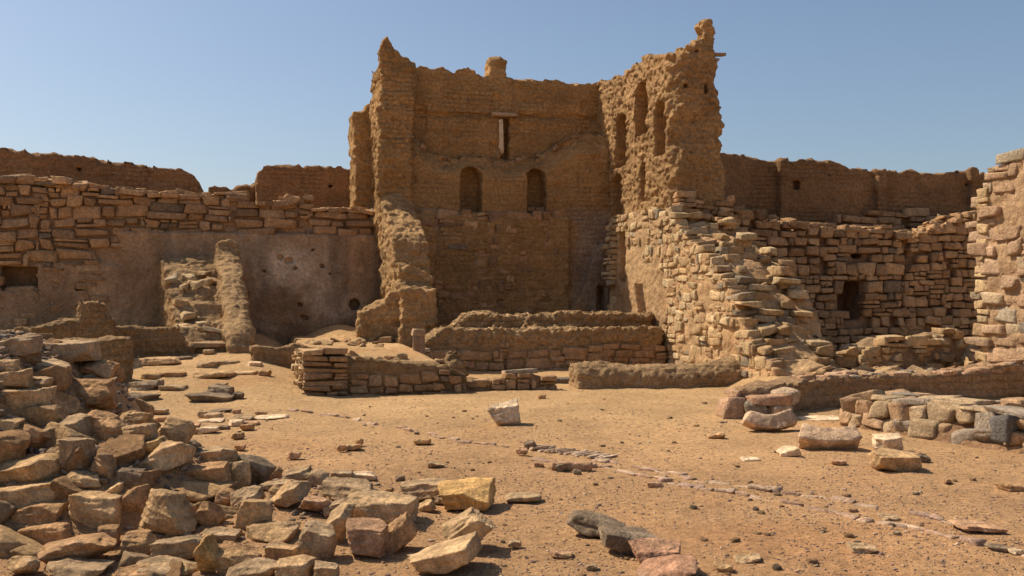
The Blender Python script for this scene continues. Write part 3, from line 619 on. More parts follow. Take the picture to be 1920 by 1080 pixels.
masonry('end_stones', lb, (7.1, 0), (0, -1), (-1, 0), 8.7, 9.6, 0.05, profile([(8.6, 0.8), (9.7, 0.7)]), (0.12, 0.22), (0.18, 0.4), 0.35, 0.05, PAL_LIT, 54, jit=0.24, rnd=0.18)

# ------------------------------------------------------------------ stair ramp against the left wall
rp = thing('stair_ramp', 'ruined earth and slab stair climbing to the left wall beside a knobbed parapet', 'staircase')
rmp = profile([(-3.95, 0.6), (-3.6, 0.95), (-3.2, 1.15), (-2.8, 1.45), (-2.4, 1.6), (-2.0, 1.95), (-1.5, 2.2), (-1.1, 2.5), (-0.6, 2.62), (0.4, 2.75)])
par = profile([(-4.35, 0.55), (-4.1, 0.95), (-3.6, 1.35), (-3.2, 1.75), (-2.8, 1.85), (-2.4, 2.2), (-1.9, 2.45), (-1.3, 2.75), (-1.12, 2.8), (-1.05, 3.05), (-0.7, 3.1), (-0.62, 2.6), (0.3, 2.6)])
def f_rp(X, Y, Z):
    w = Y[0, :, 0]
    xl = -6.32+0.19*np.clip(-w, 0, 4); xr = -4.75+0.1*np.clip(-w, 0, 4)
    xl = xl[None, :, None]; xr = xr[None, :, None]
    top = rmp(w)[None, :, None]+0.1*vnoise(X*2, Y*2, 1)+0.09*np.sin(Y*9)*smooth(-6, -5, X)
    d = np.maximum(np.maximum(np.maximum(xl+0.03*vnoise(0, Y*7, 1)-X, X-xr), np.maximum(-3.95-Y, Y-0.35)), (Z-top)*0.8)
    tp = par(w)[None, :, None]+0.06*vnoise(X*4, Y*4, 2)-0.5*(np.abs(X-xr-0.0)/0.3)**3*0.3
    p = np.maximum(np.maximum(np.abs(X-xr)-0.29-0.03*np.sin(Z*8), np.maximum(-4.3-Y, Y-0.35)), (Z-tp)*0.8)
    return np.minimum(d, p)
body('ramp_body', rp, (-6.3, -3.9, -4.4, 0.4, 0.2, 3.3), f_rp, h=0.045, amp=0.07, f=2.2, strat=0.03, tint=(0.45, 0.285, 0.14), tintfn=tint_mud, off=41, fine=0.03)
rs = np.random.default_rng(41)
for k, (w, x, L, hh) in enumerate([(-3.85, -5.0, 0.40, 0.05), (-3.5, -4.8, 0.34, 0.045), (-2.6, -4.95, 0.42, 0.05), (-3.2, -5.15, 0.13, 0.06), (-1.75, -5.1, 0.1, 0.06), (-1.85, -5.35, 0.11, 0.07), (-1.9, -5.6, 0.1, 0.06), (-1.65, -4.95, 0.13, 0.05), (-1.5, -5.5, 0.1, 0.05), (-1.4, -5.2, 0.11, 0.05), (-3.3, -5.5, 0.12, 0.07), (-1.6, -5.9, 0.12, 0.06), (-2.95, -5.45, 0.13, 0.06), (-2.5, -5.65, 0.12, 0.07)]):
    a = float(rs.uniform(-0.6, 0.6)) if k > 2 else float(rs.uniform(-0.1, 0.15)); c_, s_ = math.cos(a), math.sin(a); tx, ty = float(rs.normal(0.02, 0.12)), float(rs.normal(0.15, 0.12))
    plank('stone_tread', rp, (x, w, float(rmp(np.float32(w)))), (L, float(rs.uniform(0.1, 0.17)), hh), [[c_, s_, tx], [-s_, c_, ty], [-tx, -ty, 1]], tuple(pal(PAL_LIT, 1, rs)[0]), 60+k, STONE, 0.16, 0.45)

# ------------------------------------------------------------------ bench / stepped masonry across the open side of the keep
bn = thing('masonry_bench', 'wide two-tier mud-capped stone bench across the foot of the keep', 'bench')
def f_bn(X, Y, Z):
    yc = Y+0.10*smooth(1.0, 5.0, X)*0
    le = smooth(-0.75, 0.55, X)
    t1 = 0.66+0.40*smooth(-0.75, -0.1, X)+0.03*vnoise(X*1.2, Y*3, 1)+0.03*vnoise(X*5, Y*5, 1)-0.05*smooth(3.5, 5, X)
    t2 = (0.8+0.55*smooth(-0.3, 0.65, X))+0.04*vnoise(X*2, Y*2, 3)+0.08*np.clip(1-np.abs(X-2.95)*2.2, 0, 0.6)
    front = np.maximum(sbox(X, yc, Z, -0.75, 4.95, -5.36, -4.5, -1, 3, 0.24), (Z-t1)*0.8)
    back = np.maximum(sbox(X, yc, Z, -0.3, 4.95, -4.75, -4.1, -1, 3, 0.2), (Z-t2)*0.8)
    foot = sbox(X, yc, Z, -0.70, 4.9, -5.33, -4.5, -1, 0.62, 0.03)
    return np.minimum(np.minimum(front, back), foot)
body('mud_cap', bn, (-0.9, 5.1, -5.6, -4.0, -0.1, 1.6), f_bn, h=0.033, amp=0.09, f=2.6, strat=0.035, tint=(0.46, 0.29, 0.14), tintfn=tint_mud, off=51, fine=0.03)
masonry('stone_front', bn, (0, -5.40), (1, 0), (0, -1), -0.6, 4.95, 0.0, profile([(-1, 0.66), (5, 0.64)]), (0.17, 0.24), (0.3, 0.65), 0.25, 0.015, [((0.47, 0.29, 0.15), 5), ((0.42, 0.25, 0.13), 3)], 61, gap=0.008, jit=0.1, rnd=0.14)
rs = np.random.default_rng(63); n = 150; cx = rs.uniform(-0.6, 4.9, n); cy = np.where(rs.random(n) < 0.5, rs.uniform(-5.2, -4.8, n), rs.uniform(-4.6, -4.2, n))
cz = np.where(cy < -4.75, 0.62+0.40*smooth(-0.75, -0.1, cx)-0.03, 0.8+0.55*smooth(-0.3, 0.65, cx)-0.02)+rs.uniform(-0.06, 0.0, n)
V, Q, T = stone_blocks(np.stack([cx, cy, cz], 1).astype(np.float32), np.stack([rs.uniform(0.03, 0.11, n), rs.uniform(0.03, 0.09, n), rs.uniform(0.02, 0.05, n)], 1).astype(np.float32), np.eye(3, dtype=np.float32), pal([((0.48, 0.31, 0.155), 3), ((0.54, 0.36, 0.19), 2)], n, rs), 0.4, 0.25, seed=64, rot=0.25)
build('crumbled_bricks', V, Q, T, STONE, bn)['kind'] = 'stuff'
masonry('end_stones', bn, (-0.78, 0), (0, -1), (-1, 0), 4.6, 5.45, 0.2, profile([(4, 0.72), (5.6, 0.72)]), (0.12, 0.2), (0.16, 0.35), 0.3, 0.04, PAL_LIT, 62, jit=0.22, rnd=0.2)

# small square post and mud lump left of the bench
sp_ = thing('stone_post', 'small upright square stone post standing left of the bench', 'post')
x, y, z = to_frame(*(( (785-960)/FPX*20.6), 20.6))+(0,)
plank('post_shaft', sp_, (x, y, 0.68), (0.12, 0.12, 0.26), E3, (0.42, 0.27, 0.16), 71, STONE, 0.1, 0.12)
plank('post_cap', sp_, (x-0.01, y, 1.0), (0.125, 0.13, 0.075), E3, (0.44, 0.29, 0.17), 72, STONE, 0.1, 0.12)
def lump(name, label, cat, px, py, Y, wx, wy, hz, off, tint=(0.42, 0.27, 0.135), z0=None):
    wx0 = (px-960)/FPX*Y; zb = float(ground(wx0, Y)) if z0 is None else z0
    def fn(X, Y_, Z):
        a = np.sqrt((X/wx)**2+(Y_/wy)**2+(Z/hz)**2)-1; return a*min(wx, wy, hz)
    o = body(name, None, (-wx*1.3, wx*1.3, -wy*1.3, wy*1.3, -0.1, hz*1.3), fn, h=0.035, amp=0.11, f=3, off=off, tint=tint, fine=0.03)
    o.location = (wx0, Y, zb); return tag(o, label, cat)
lump('mud_lump', 'rounded lump of fallen mud brick in front of the left end of the bench', 'mud lump', 850, 690, 20.3, 0.3, 0.22, 0.42, 81, z0=0.2)

# ------------------------------------------------------------------ low corner wall in the middle left
cw = thing('low_stone_wall', 'low L-shaped stone wall round a sandy floor, its corner stacked with flat slabs', 'wall')
cwt = profile([(-3.35, 0.72), (-2.6, 0.72), (-2.4, 0.68), (-1.5, 0.62), (-0.75, 0.56), (-0.55, 0.42), (-0.3, 0.35)])
def f_cw(X, Y, Z):
    top = cwt(X[:, 0, 0])[:, None, None]-0.05+0.05*vnoise(X*3, Y*3, 1)
    a = np.maximum(sbox(X, Y, Z, -3.2, -0.35, -8.58, -8.1, -1, 2, 0.06), Z-top)
    t2 = 0.66+0.04*vnoise(X*3, Y*3, 6)
    b = np.maximum(sbox(X, Y, Z, -3.2, -2.75, -8.5, -5.6, -1, 2, 0.06), Z-t2)
    return np.minimum(a, b)
body('mud_core', cw, (-3.3, -0.2, -8.7, -5.5, -0.1, 0.9), f_cw, h=0.04, amp=0.05, f=2.5, strat=0.02, tint=(0.42, 0.265, 0.13), tintfn=tint_mud, off=61, fine=0.025)
masonry('front_stones', cw, (0, -8.64), (1, 0), (0, -1), -2.45, -0.45, -0.05, profile([(-3.3, 0.42), (-2, 0.4), (-0.9, 0.38), (-0.4, 0.34)]), (0.16, 0.24), (0.22, 0.45), 0.2, 0.015, PAL_WARM, 63, gap=0.008)
masonry('corner_slabs', cw, (0, -8.72), (1, 0), (0, -1), -3.28, -2.5, -0.05, sl(-3.6, -2.3, 0.8), (0.085, 0.15), (0.3, 0.75), 0.62, 0.03, PAL_WARM, 64, jit=0.22, wob=0.0)
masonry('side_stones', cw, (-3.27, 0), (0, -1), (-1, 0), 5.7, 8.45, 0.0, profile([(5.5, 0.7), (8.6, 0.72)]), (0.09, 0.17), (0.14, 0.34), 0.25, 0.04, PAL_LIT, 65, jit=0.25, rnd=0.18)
fw = thing('stone_footing', 'knee-low worn footing of stones in sand before the bench', 'footing')
fwt = profile([(-0.35, 0.26), (0.1, 0.2), (0.6, 0.3), (0.95, 0.34), (1.2, 0.2), (1.5, 0.1)])
def f_fw(X, Y, Z): return np.maximum(sbox(X, Y, Z, -0.4, 1.45, -8.35, -7.9, -1, 1, 0.1), Z-fwt(X[:, 0, 0])[:, None, None]+0.03)
body('mud_core', fw, (-0.5, 1.5, -8.5, -7.8, -0.1, 0.5), f_fw, h=0.04, amp=0.05, f=3, tint=(0.45, 0.28, 0.14), off=63)
masonry('footing_stones', fw, (0, -8.4), (1, 0), (0, -1), -0.4, 1.4, -0.05, fwt, (0.12, 0.2), (0.2, 0.45), 0.3, 0.03, PAL_WARM, 66, jit=0.2)
plank('capping_slab', fw, (0.75, -8.15, 0.33), (0.3, 0.16, 0.035), [[1, 0, 0.06], [0, 1, 0], [-0.06, 0, 1]], (0.45, 0.35, 0.24), 73, STONE, 0.25, 0.3)
# back strip of low mud wall at the foot of the left wall
def f_bs(X, Y, Z): return np.maximum(sbox(X, Y, Z, -4.15, -2.7, -5.35, -5.0, -1, 1, 0.14), Z-0.72+0.10*vnoise(X*2.5, 0, 1))
tag(body('low_mud_wall', None, (-4.2, -2.6, -5.5, -4.9, 0.0, 0.95), f_bs, h=0.045, amp=0.06, f=2.5, off=64, tint=(0.42, 0.265, 0.13), tintfn=tint_mud, frame=True), 'short strip of low mud wall joining the corner wall to the stair foot', 'wall')
# rounded mud ridge before the keep
def f_rg(X, Y, Z):
    c = -8.15+0.12*np.sin(X*1.1)-0.06*(X-2); top = 0.40+0.06*vnoise(X*1.2, 0, 1)-0.2*smooth(2.05, 1.85, X)
    return np.maximum(np.sqrt((Y-c)**2+(np.maximum(Z-0.1, 0)*0.95)**2)-0.33-0.05*vnoise(X*1.7, Y, Z*2)-0.16*smooth(4.2, 5.4, X), np.maximum(1.85-X, X-5.75))
tag(body('mud_ridge', None, (1.7, 5.9, -9.1, -7.1, -0.1, 0.95), f_rg, h=0.04, amp=0.06, f=2.5, strat=0.02, off=66, tint=(0.46, 0.295, 0.15), tintfn=tint_mud, frame=True, fine=0.03), 'long rounded ridge of melted mud wall lying before the keep', 'mud ridge')
pk = plank('fallen_plank', None, (0, 0, 0), (0.42, 0.09, 0.06), [[0.985, 0.12, 0.05], [-0.12, 0.99, 0], [-0.05, 0, 1]], (0.20, 0.16, 0.12), 74, STONE, 0.15, 0.2)
x, y, z = hit(1050, 718); pk.location = (x, y, z+0.05); pk.rotation_euler = (0, 0, -0.05); tag(pk, 'dark narrow stone beam lying in the gap between footing and mud ridge', 'stone')

# ------------------------------------------------------------------ low mud walls on the left
def px_wall(name, label, pts, thick, z0, h=0.045, amp=0.07, off=0, tint=(0.42, 0.265, 0.13), grooves=False, strat=0.02):
    """free-standing low wall along world points (x, y, top)"""
    P = np.array(pts, np.float32); c = P[:, :2].mean(0)
    def fn(X, Y, Z):
        best = None
        for a, b in zip(P[:-1], P[1:]):
            ax, ay = a[0]-c[0], a[1]-c[1]; bx, by = b[0]-c[0], b[1]-c[1]
            t = np.clip(((X-ax)*(bx-ax)+(Y-ay)*(by-ay))/((bx-ax)**2+(by-ay)**2), 0, 1)
            d = np.sqrt((X-ax-t*(bx-ax))**2+(Y-ay-t*(by-ay))**2)-thick/2; top = a[2]+t*(b[2]-a[2])+0.05*vnoise(X*3+off, Y*3, 2)
            if grooves: d = d+0.03*smooth(0.86, 0.98, np.abs(np.sin(t*9+0.3)))*(Z > 0)+0.025*smooth(0.9, 1, np.abs(np.sin(Z*7+1)))
            d = np.maximum(d, (Z-top)*0.8); best = d if best is None else np.minimum(best, d)
        return best
    mn, mx = P.min(0), P.max(0)
    o = body(name, None, (mn[0]-c[0]-thick, mx[0]-c[0]+thick, mn[1]-c[1]-thick, mx[1]-c[1]+thick, z0, mx[2]+0.3), fn, h=h, amp=amp, f=2.4, strat=strat, off=off, tint=tint, tintfn=tint_mud, fine=0.03)
    o.location = (c[0], c[1], 0); return tag(o, label, 'wall')
def wp(px, Y, ptop): return ((px-960)/FPX*Y, Y, zpx(ptop, Y))
px_wall('low_mud_wall', 'low mud wall rising to a small stepped peak at the far left', [wp(-60, 19.4, 622), wp(60, 19.6, 612), wp(130, 19.7, 600), wp(158, 19.8, 592), wp(166, 19.8, 562), wp(180, 19.9, 568), wp(196, 20.0, 598)], 0.42, 0.0, off=71)
px_wall('low_mud_wall', 'low wall of squared mud bricks between the peaked wall and the stair', [wp(200, 20.2, 612), wp(240, 20.4, 610), wp(322, 20.9, 614), wp(330, 21.0, 632), wp(352, 21.1, 650)], 0.36, 0.2, off=73, grooves=True)
px_wall('mud_block', 'thick rounded mud block behind the upper end of the stone heap', [wp(130, 17.7, 638), wp(215, 17.9, 634)], 0.62, 0.0, off=75, amp=0.06)
px_wall('low_mud_wall', 'buried low mud wall with slabs on it at the left edge behind the heap', [wp(-60, 17.0, 640), wp(60, 17.0, 634)], 0.5, 0.0, off=77)

# ------------------------------------------------------------------ low walls at the right
la = thing('low_mud_wall', 'low reddish mud wall with a stone-built left end in the right middle ground', 'wall', frame=False)
A0, A1 = (3.35, 14.35), (8.75, 17.3)
dx, dy = A1[0]-A0[0], A1[1]-A0[1]; L = math.hypot(dx, dy); dx, dy = dx/L, dy/L
PA = np.array([(3.38, 14.38), (4.35, 15.35), (5.4, 16.0), (7.0, 16.5), (8.5, 16.9), (9.2, 16.9)], np.float32)
TA = [0.36, 0.42, 0.44, 0.42, 0.55, 0.92]
def f_la(X, Y, Z):
    best = None
    for i in range(len(PA)-1):
        a, b = PA[i], PA[i+1]; t = np.clip(((X-a[0])*(b[0]-a[0])+(Y-a[1])*(b[1]-a[1]))/((b-a)**2).sum(), 0, 1)
        d = np.sqrt((X-a[0]-t*(b[0]-a[0]))**2+(Y-a[1]-t*(b[1]-a[1]))**2)-0.22
        d = np.maximum(d, (Z-(TA[i]+t*(TA[i+1]-TA[i]))+0.05*vnoise(X*3, Y*3, 2)-0.05)*0.8); best = d if best is None else np.minimum(best, d)
    return best
body('mud_core', la, (3.1, 9.6, 14.1, 17.3, -0.1, 1.15), f_la, h=0.04, amp=0.05, f=2.5, strat=0.02, off=81, tint=(0.46, 0.285, 0.15), tintfn=tint_mud, fine=0.03)
PAL_RED = [((0.52, 0.32, 0.19), 5), ((0.46, 0.27, 0.155), 3), ((0.34, 0.27, 0.19), 1.0), ((0.54, 0.38, 0.24), 2)]
def ring_blocks(name, parent, specs, palette, seed, jit=0.25, rnd=0.18):
    rs = np.random.default_rng(seed); cen = np.array([s[:3] for s in specs], np.float32); half = np.array([s[3:6] for s in specs], np.float32)
    ang = np.array([s[6] for s in specs], np.float32); tl = rs.normal(0, 0.06, len(specs)); A = np.zeros((len(specs), 3, 3), np.float32)
    c, s = np.cos(ang), np.sin(ang); A[:, 0] = np.stack([c, s, tl], 1); A[:, 1] = np.stack([-s, c, 0*c], 1); A[:, 2] = np.stack([-tl*c, -tl*s, 1+0*c], 1)
    V, Q, T = stone_blocks(cen, half, A, pal(palette, len(specs), rs), jit, rnd, 0.018, seed); return build(name, V, Q, T, STONE, parent)
rs = np.random.default_rng(83); S = []
for k in range(9): S.append((3.25+0.16*(k % 3)+rs.uniform(-.04, .04), 14.32+0.13*(k % 3)+rs.uniform(-.04, .04), 0.07+0.13*(k//3), rs.uniform(.13, .24), rs.uniform(.1, .16), .07, 0.7+rs.uniform(-.3, .3)))
S += [(3.62, 14.08, 0.25, 0.3, 0.17, 0.075, 0.15), (3.66, 14.12, 0.08, 0.26, 0.15, 0.10, 0.1), (3.95, 14.4, 0.28, 0.2, 0.15, 0.1, 0.6), (3.14, 14.15, 0.13, 0.13, 0.16, 0.16, 0.1), (3.42, 14.05, 0.12, 0.15, 0.14, 0.13, 0.1), (3.74, 14.02, 0.10, 0.14, 0.12, 0.11, 0.2), (3.4, 14.4, 0.35, 0.28, 0.16, 0.04, 0.4)]
ring_blocks('end_stones', la, S, PAL_RED, 85)
S = []
for k in range(46):
    t = rs.uniform(0.12, 0.97); p = A0[0]+0.6+t*4.9, 0; q = np.interp(p[0], PA[:, 0], PA[:, 1]); zt = np.interp(p[0], PA[:, 0], TA)
    S.append((p[0], q+rs.uniform(-.14, .2), zt+rs.uniform(-.01, .04), rs.uniform(.1, .26), rs.uniform(.07, .14), rs.uniform(.025, .05), 0.35+rs.uniform(-.4, .4)))
ring_blocks('top_slabs', la, S, PAL_RED, 86)
# front right wall of big blocks
lf = thing('low_stone_wall', 'knee-high wall of large rough blocks and flat capping slabs at the lower right edge', 'wall', frame=False)
B0, B1 = np.array((4.45, 13.35)), np.array((6.3, 9.9)); bd = (B1-B0)/np.linalg.norm(B1-B0); bn_ = np.array((bd[1], -bd[0])); 
if bn_[0] > 0: bn_ = -bn_
bang = math.atan2(bd[1], bd[0])
def f_lf(X, Y, Z):
    t = (X-B0[0])*bd[0]+(Y-B0[1])*bd[1]; s = (X-B0[0])*bn_[0]+(Y-B0[1])*bn_[1]
    d = np.maximum(np.maximum(np.abs(s+0.32)-0.26, 0.1-t), (Z-0.30+0.03*vnoise(X*3, Y*3, 1)))
    foot = np.maximum(np.maximum(np.abs(s+0.1)-0.24+Z*0.9, -t), Z-0.2)
    return np.minimum(d, foot)
body('earth_core', lf, (4.3, 7.4, 9.6, 13.8, -0.1, 0.6), f_lf, h=0.045, amp=0.04, f=3, off=87, tint=(0.40, 0.23, 0.12), fine=0.03)
S = []; rs = np.random.default_rng(88); t = 0.0
big = [((0.50, 0.35, 0.20), 4), ((0.46, 0.29, 0.16), 4), ((0.40, 0.31, 0.22), 2)]
t = 0.05
while t < 3.9:
    l_ = rs.uniform(.2, .42); p = B0+bd*(t+l_/2)-bn_*0.1; S.append((p[0], p[1], 0.29+rs.uniform(-.03, .03), l_/2-.01, rs.uniform(.14, .22), rs.uniform(.08, .125), bang+rs.uniform(-.1, .1))); t += l_
t = 0.0
while t < 3.9:
    l_ = rs.uniform(.16, .4); p = B0+bd*(t+l_/2)-bn_*0.06; S.append((p[0], p[1], 0.11+rs.uniform(-.02, .02), l_/2-.01, rs.uniform(.14, .2), rs.uniform(.08, .11), bang+rs.uniform(-.12, .12))); t += l_
ring_blocks('large_blocks', lf, S, big, 89, 0.34, 0.14)
S = []; t = 0.0
while t < 4.2:
    l_ = rs.uniform(.25, .6)
    for row in (0, 1, 2):
        p = B0+bd*(t+l_/2)-bn_*(0.16+row*0.33+rs.uniform(-.05, .05)); S.append((p[0], p[1], 0.40+rs.uniform(-.015, .03), l_/2, rs.uniform(.14, .2), rs.uniform(.025, .045), bang+rs.uniform(-.25, .25)))
    t += l_
ring_blocks('capping_slabs', lf, S, big, 90, 0.45, 0.14)
p = B0+bd*2.35-bn_*0.02
plank('dark_block', lf, (p[0], p[1], 0.24), (0.19, 0.18, 0.13), [[bd[0], bd[1], 0], [-bd[1], bd[0], 0], [0, 0, 1]], (0.17, 0.155, 0.135), 91, STONE, 0.12, 0.3)['label'] = 'dark grey squared block in the wall face'
# ------------------------------------------------------------------ loose rocks
RC = dict(tan=(0.50, 0.36, 0.205), brown=(0.42, 0.275, 0.15), grey=(0.40, 0.305, 0.195), dark=(0.21, 0.17, 0.125), shell=(0.64, 0.49, 0.35), red=(0.40, 0.245, 0.165), ochre=(0.54, 0.365, 0.16), pale=(0.68, 0.56, 0.40), pink=(0.46, 0.305, 0.195), buff=(0.56, 0.415, 0.245))
def rock_mesh(seed, style, asp, n=26, tilt=0.0):
    """an angular block broken along planes; asp = width, depth, height in metres"""
    rs = np.random.default_rng(seed); asp = np.array(asp, np.float32)
    half = asp/2; m = float(asp.max())
    N = []; D = []
    jit = {'slab': 0.08, 'block': 0.13, 'boulder': 0.24, 'wedge': 0.22}[style]
    for ax in range(3):
        for s in (-1, 1):
            v = rs.normal(0, jit, 3); v[ax] = s
            if style == 'slab' and ax == 2: v[:2] *= 0.5
            v = v/half; l = np.linalg.norm(v); N.append(v/l); D.append(1.0/l*rs.uniform(0.86, 1.0))
    cuts = {'slab': 9, 'block': 9, 'boulder': 13, 'wedge': 10}[style]; lo = {'slab': 0.88, 'block': 0.95, 'boulder': 0.82, 'wedge': 0.82}[style]
    for k in range(cuts):
        v = rs.normal(0, 1, 3); 
        if style == 'slab': v[2] *= 0.4
        v /= np.linalg.norm(v); v = v/half; l = np.linalg.norm(v); N.append(v/l); D.append(rs.uniform(lo, lo+0.35)/l)
    if style == 'wedge':
        v = np.array([rs.choice([-0.8, 0.8]), -0.3, 1.0])/half; l = np.linalg.norm(v); N.append(v/l); D.append(0.55/l)
    h = m*1.16/n; ax = [np.arange(-a*1.1-2*h, a*1.1+2*h, h, dtype=np.float32) for a in half]
    X, Y, Z = np.meshgrid(*ax, indexing='ij')
    d = np.full(X.shape, -9.0, np.float32); k = 0.006*m
    acc = 0
    for nv, dd in zip(N, D): acc = acc+np.exp(np.clip((X*nv[0]+Y*nv[1]+Z*nv[2]-dd)/k, -40, 30))
    d = k*np.log(acc+1e-9)
    o = float(rs.uniform(0, 50)); f = 1.0/m
    d = d+0.022*m*fbm(X, Y, Z, 2.2*f, 2, o)+0.035*m*np.abs(fbm(X, Y, Z, 5*f, 3, o+4))+0.02*m*vnoise(X*3*f, Y*3*f+o, Z*22*f)
    V, Q = surface_nets(d.astype(np.float32), (ax[0][0], ax[1][0], ax[2][0]), h)
    if tilt:
        c, s = math.cos(R(tilt)), math.sin(R(tilt)); V = np.stack([V[:, 0]*c+V[:, 2]*s, V[:, 1], -V[:, 0]*s+V[:, 2]*c], 1)
    mn, mx = V.min(0), V.max(0); V = (V-(mn+mx)/2)/(mx-mn)*asp
    return V, Q, rs
def rock_tint(V, col, rs, m):
    c = np.array(RC[col] if isinstance(col, str) else col, np.float32)*rs.uniform(0.88, 1.12); o = float(rs.uniform(0, 40)); f = 1/m
    T = np.tile(c, (len(V), 1)); a = fbm(V[:, 0], V[:, 1], V[:, 2], 2.5*f, 3, o)[:, None]; b = smooth(0.05, 0.45, fbm(V[:, 0], V[:, 1], V[:, 2], 1.4*f, 3, o+9))[:, None]
    other = np.array(RC[['brown', 'grey', 'ochre', 'pink', 'buff'][int(rs.integers(0, 5))]], np.float32)
    T = T*np.array([1.06, 0.93, 0.80], np.float32)*(1+0.3*a); T = T*(1-0.35*b)+other*0.35*b
    return T
def rock(name, seed, style, asp, col, loc, yaw=0.0, n=26, tilt=0.0):
    V, Q, rs = rock_mesh(seed, style, asp, n, tilt)
    m = float(max(asp)); c, s = math.cos(yaw), math.sin(yaw)
    o = build(name, V, Q, rock_tint(V, col, rs, m), ROCK, None, loc=loc)
    o.rotation_euler = (0, 0, yaw); of = float(rs.uniform(0, 40))
    displace(o, lambda x, y, z, no: 0.007*m*fbm(x, y, z, 16/m, 2, of))
    return o
_seed = [1000]
def place(box, style, col, label, tilt=0, dep=0.95, name=None, group=None, cat=None, sink=0.12):
    x0, y0, x1, y1 = box; cx = (x0+x1)/2
    X, Y, Z = hit(cx, y1-0.10*(y1-y0)); w = (x1-x0)/FPX*Y; D = max(0.06, min(w*dep, 0.55)); hp = (y1-y0)/FPX*Y
    H = max(hp-0.7*D*max(0.1, EYE-Z-hp)/Y, 0.55*hp); Yc = Y+D*0.42; w *= Yc/Y
    _seed[0] += 1
    n = 60 if (x1-x0) > 80 else 46 if (x1-x0) > 45 else 22
    nm = name or {'slab': 'stone_slab', 'block': 'stone_block', 'boulder': 'boulder', 'wedge': 'stone'}[style]
    o = rock(nm, _seed[0], style, (w, D, H*(1+sink)), col, ((cx-960)/FPX*Yc, Yc, Z+H/2-H*sink*0.5), n=n, tilt=tilt)
    return tag(o, label, cat or {'slab': 'stone slab', 'block': 'stone block', 'boulder': 'boulder', 'wedge': 'stone'}[style], group)
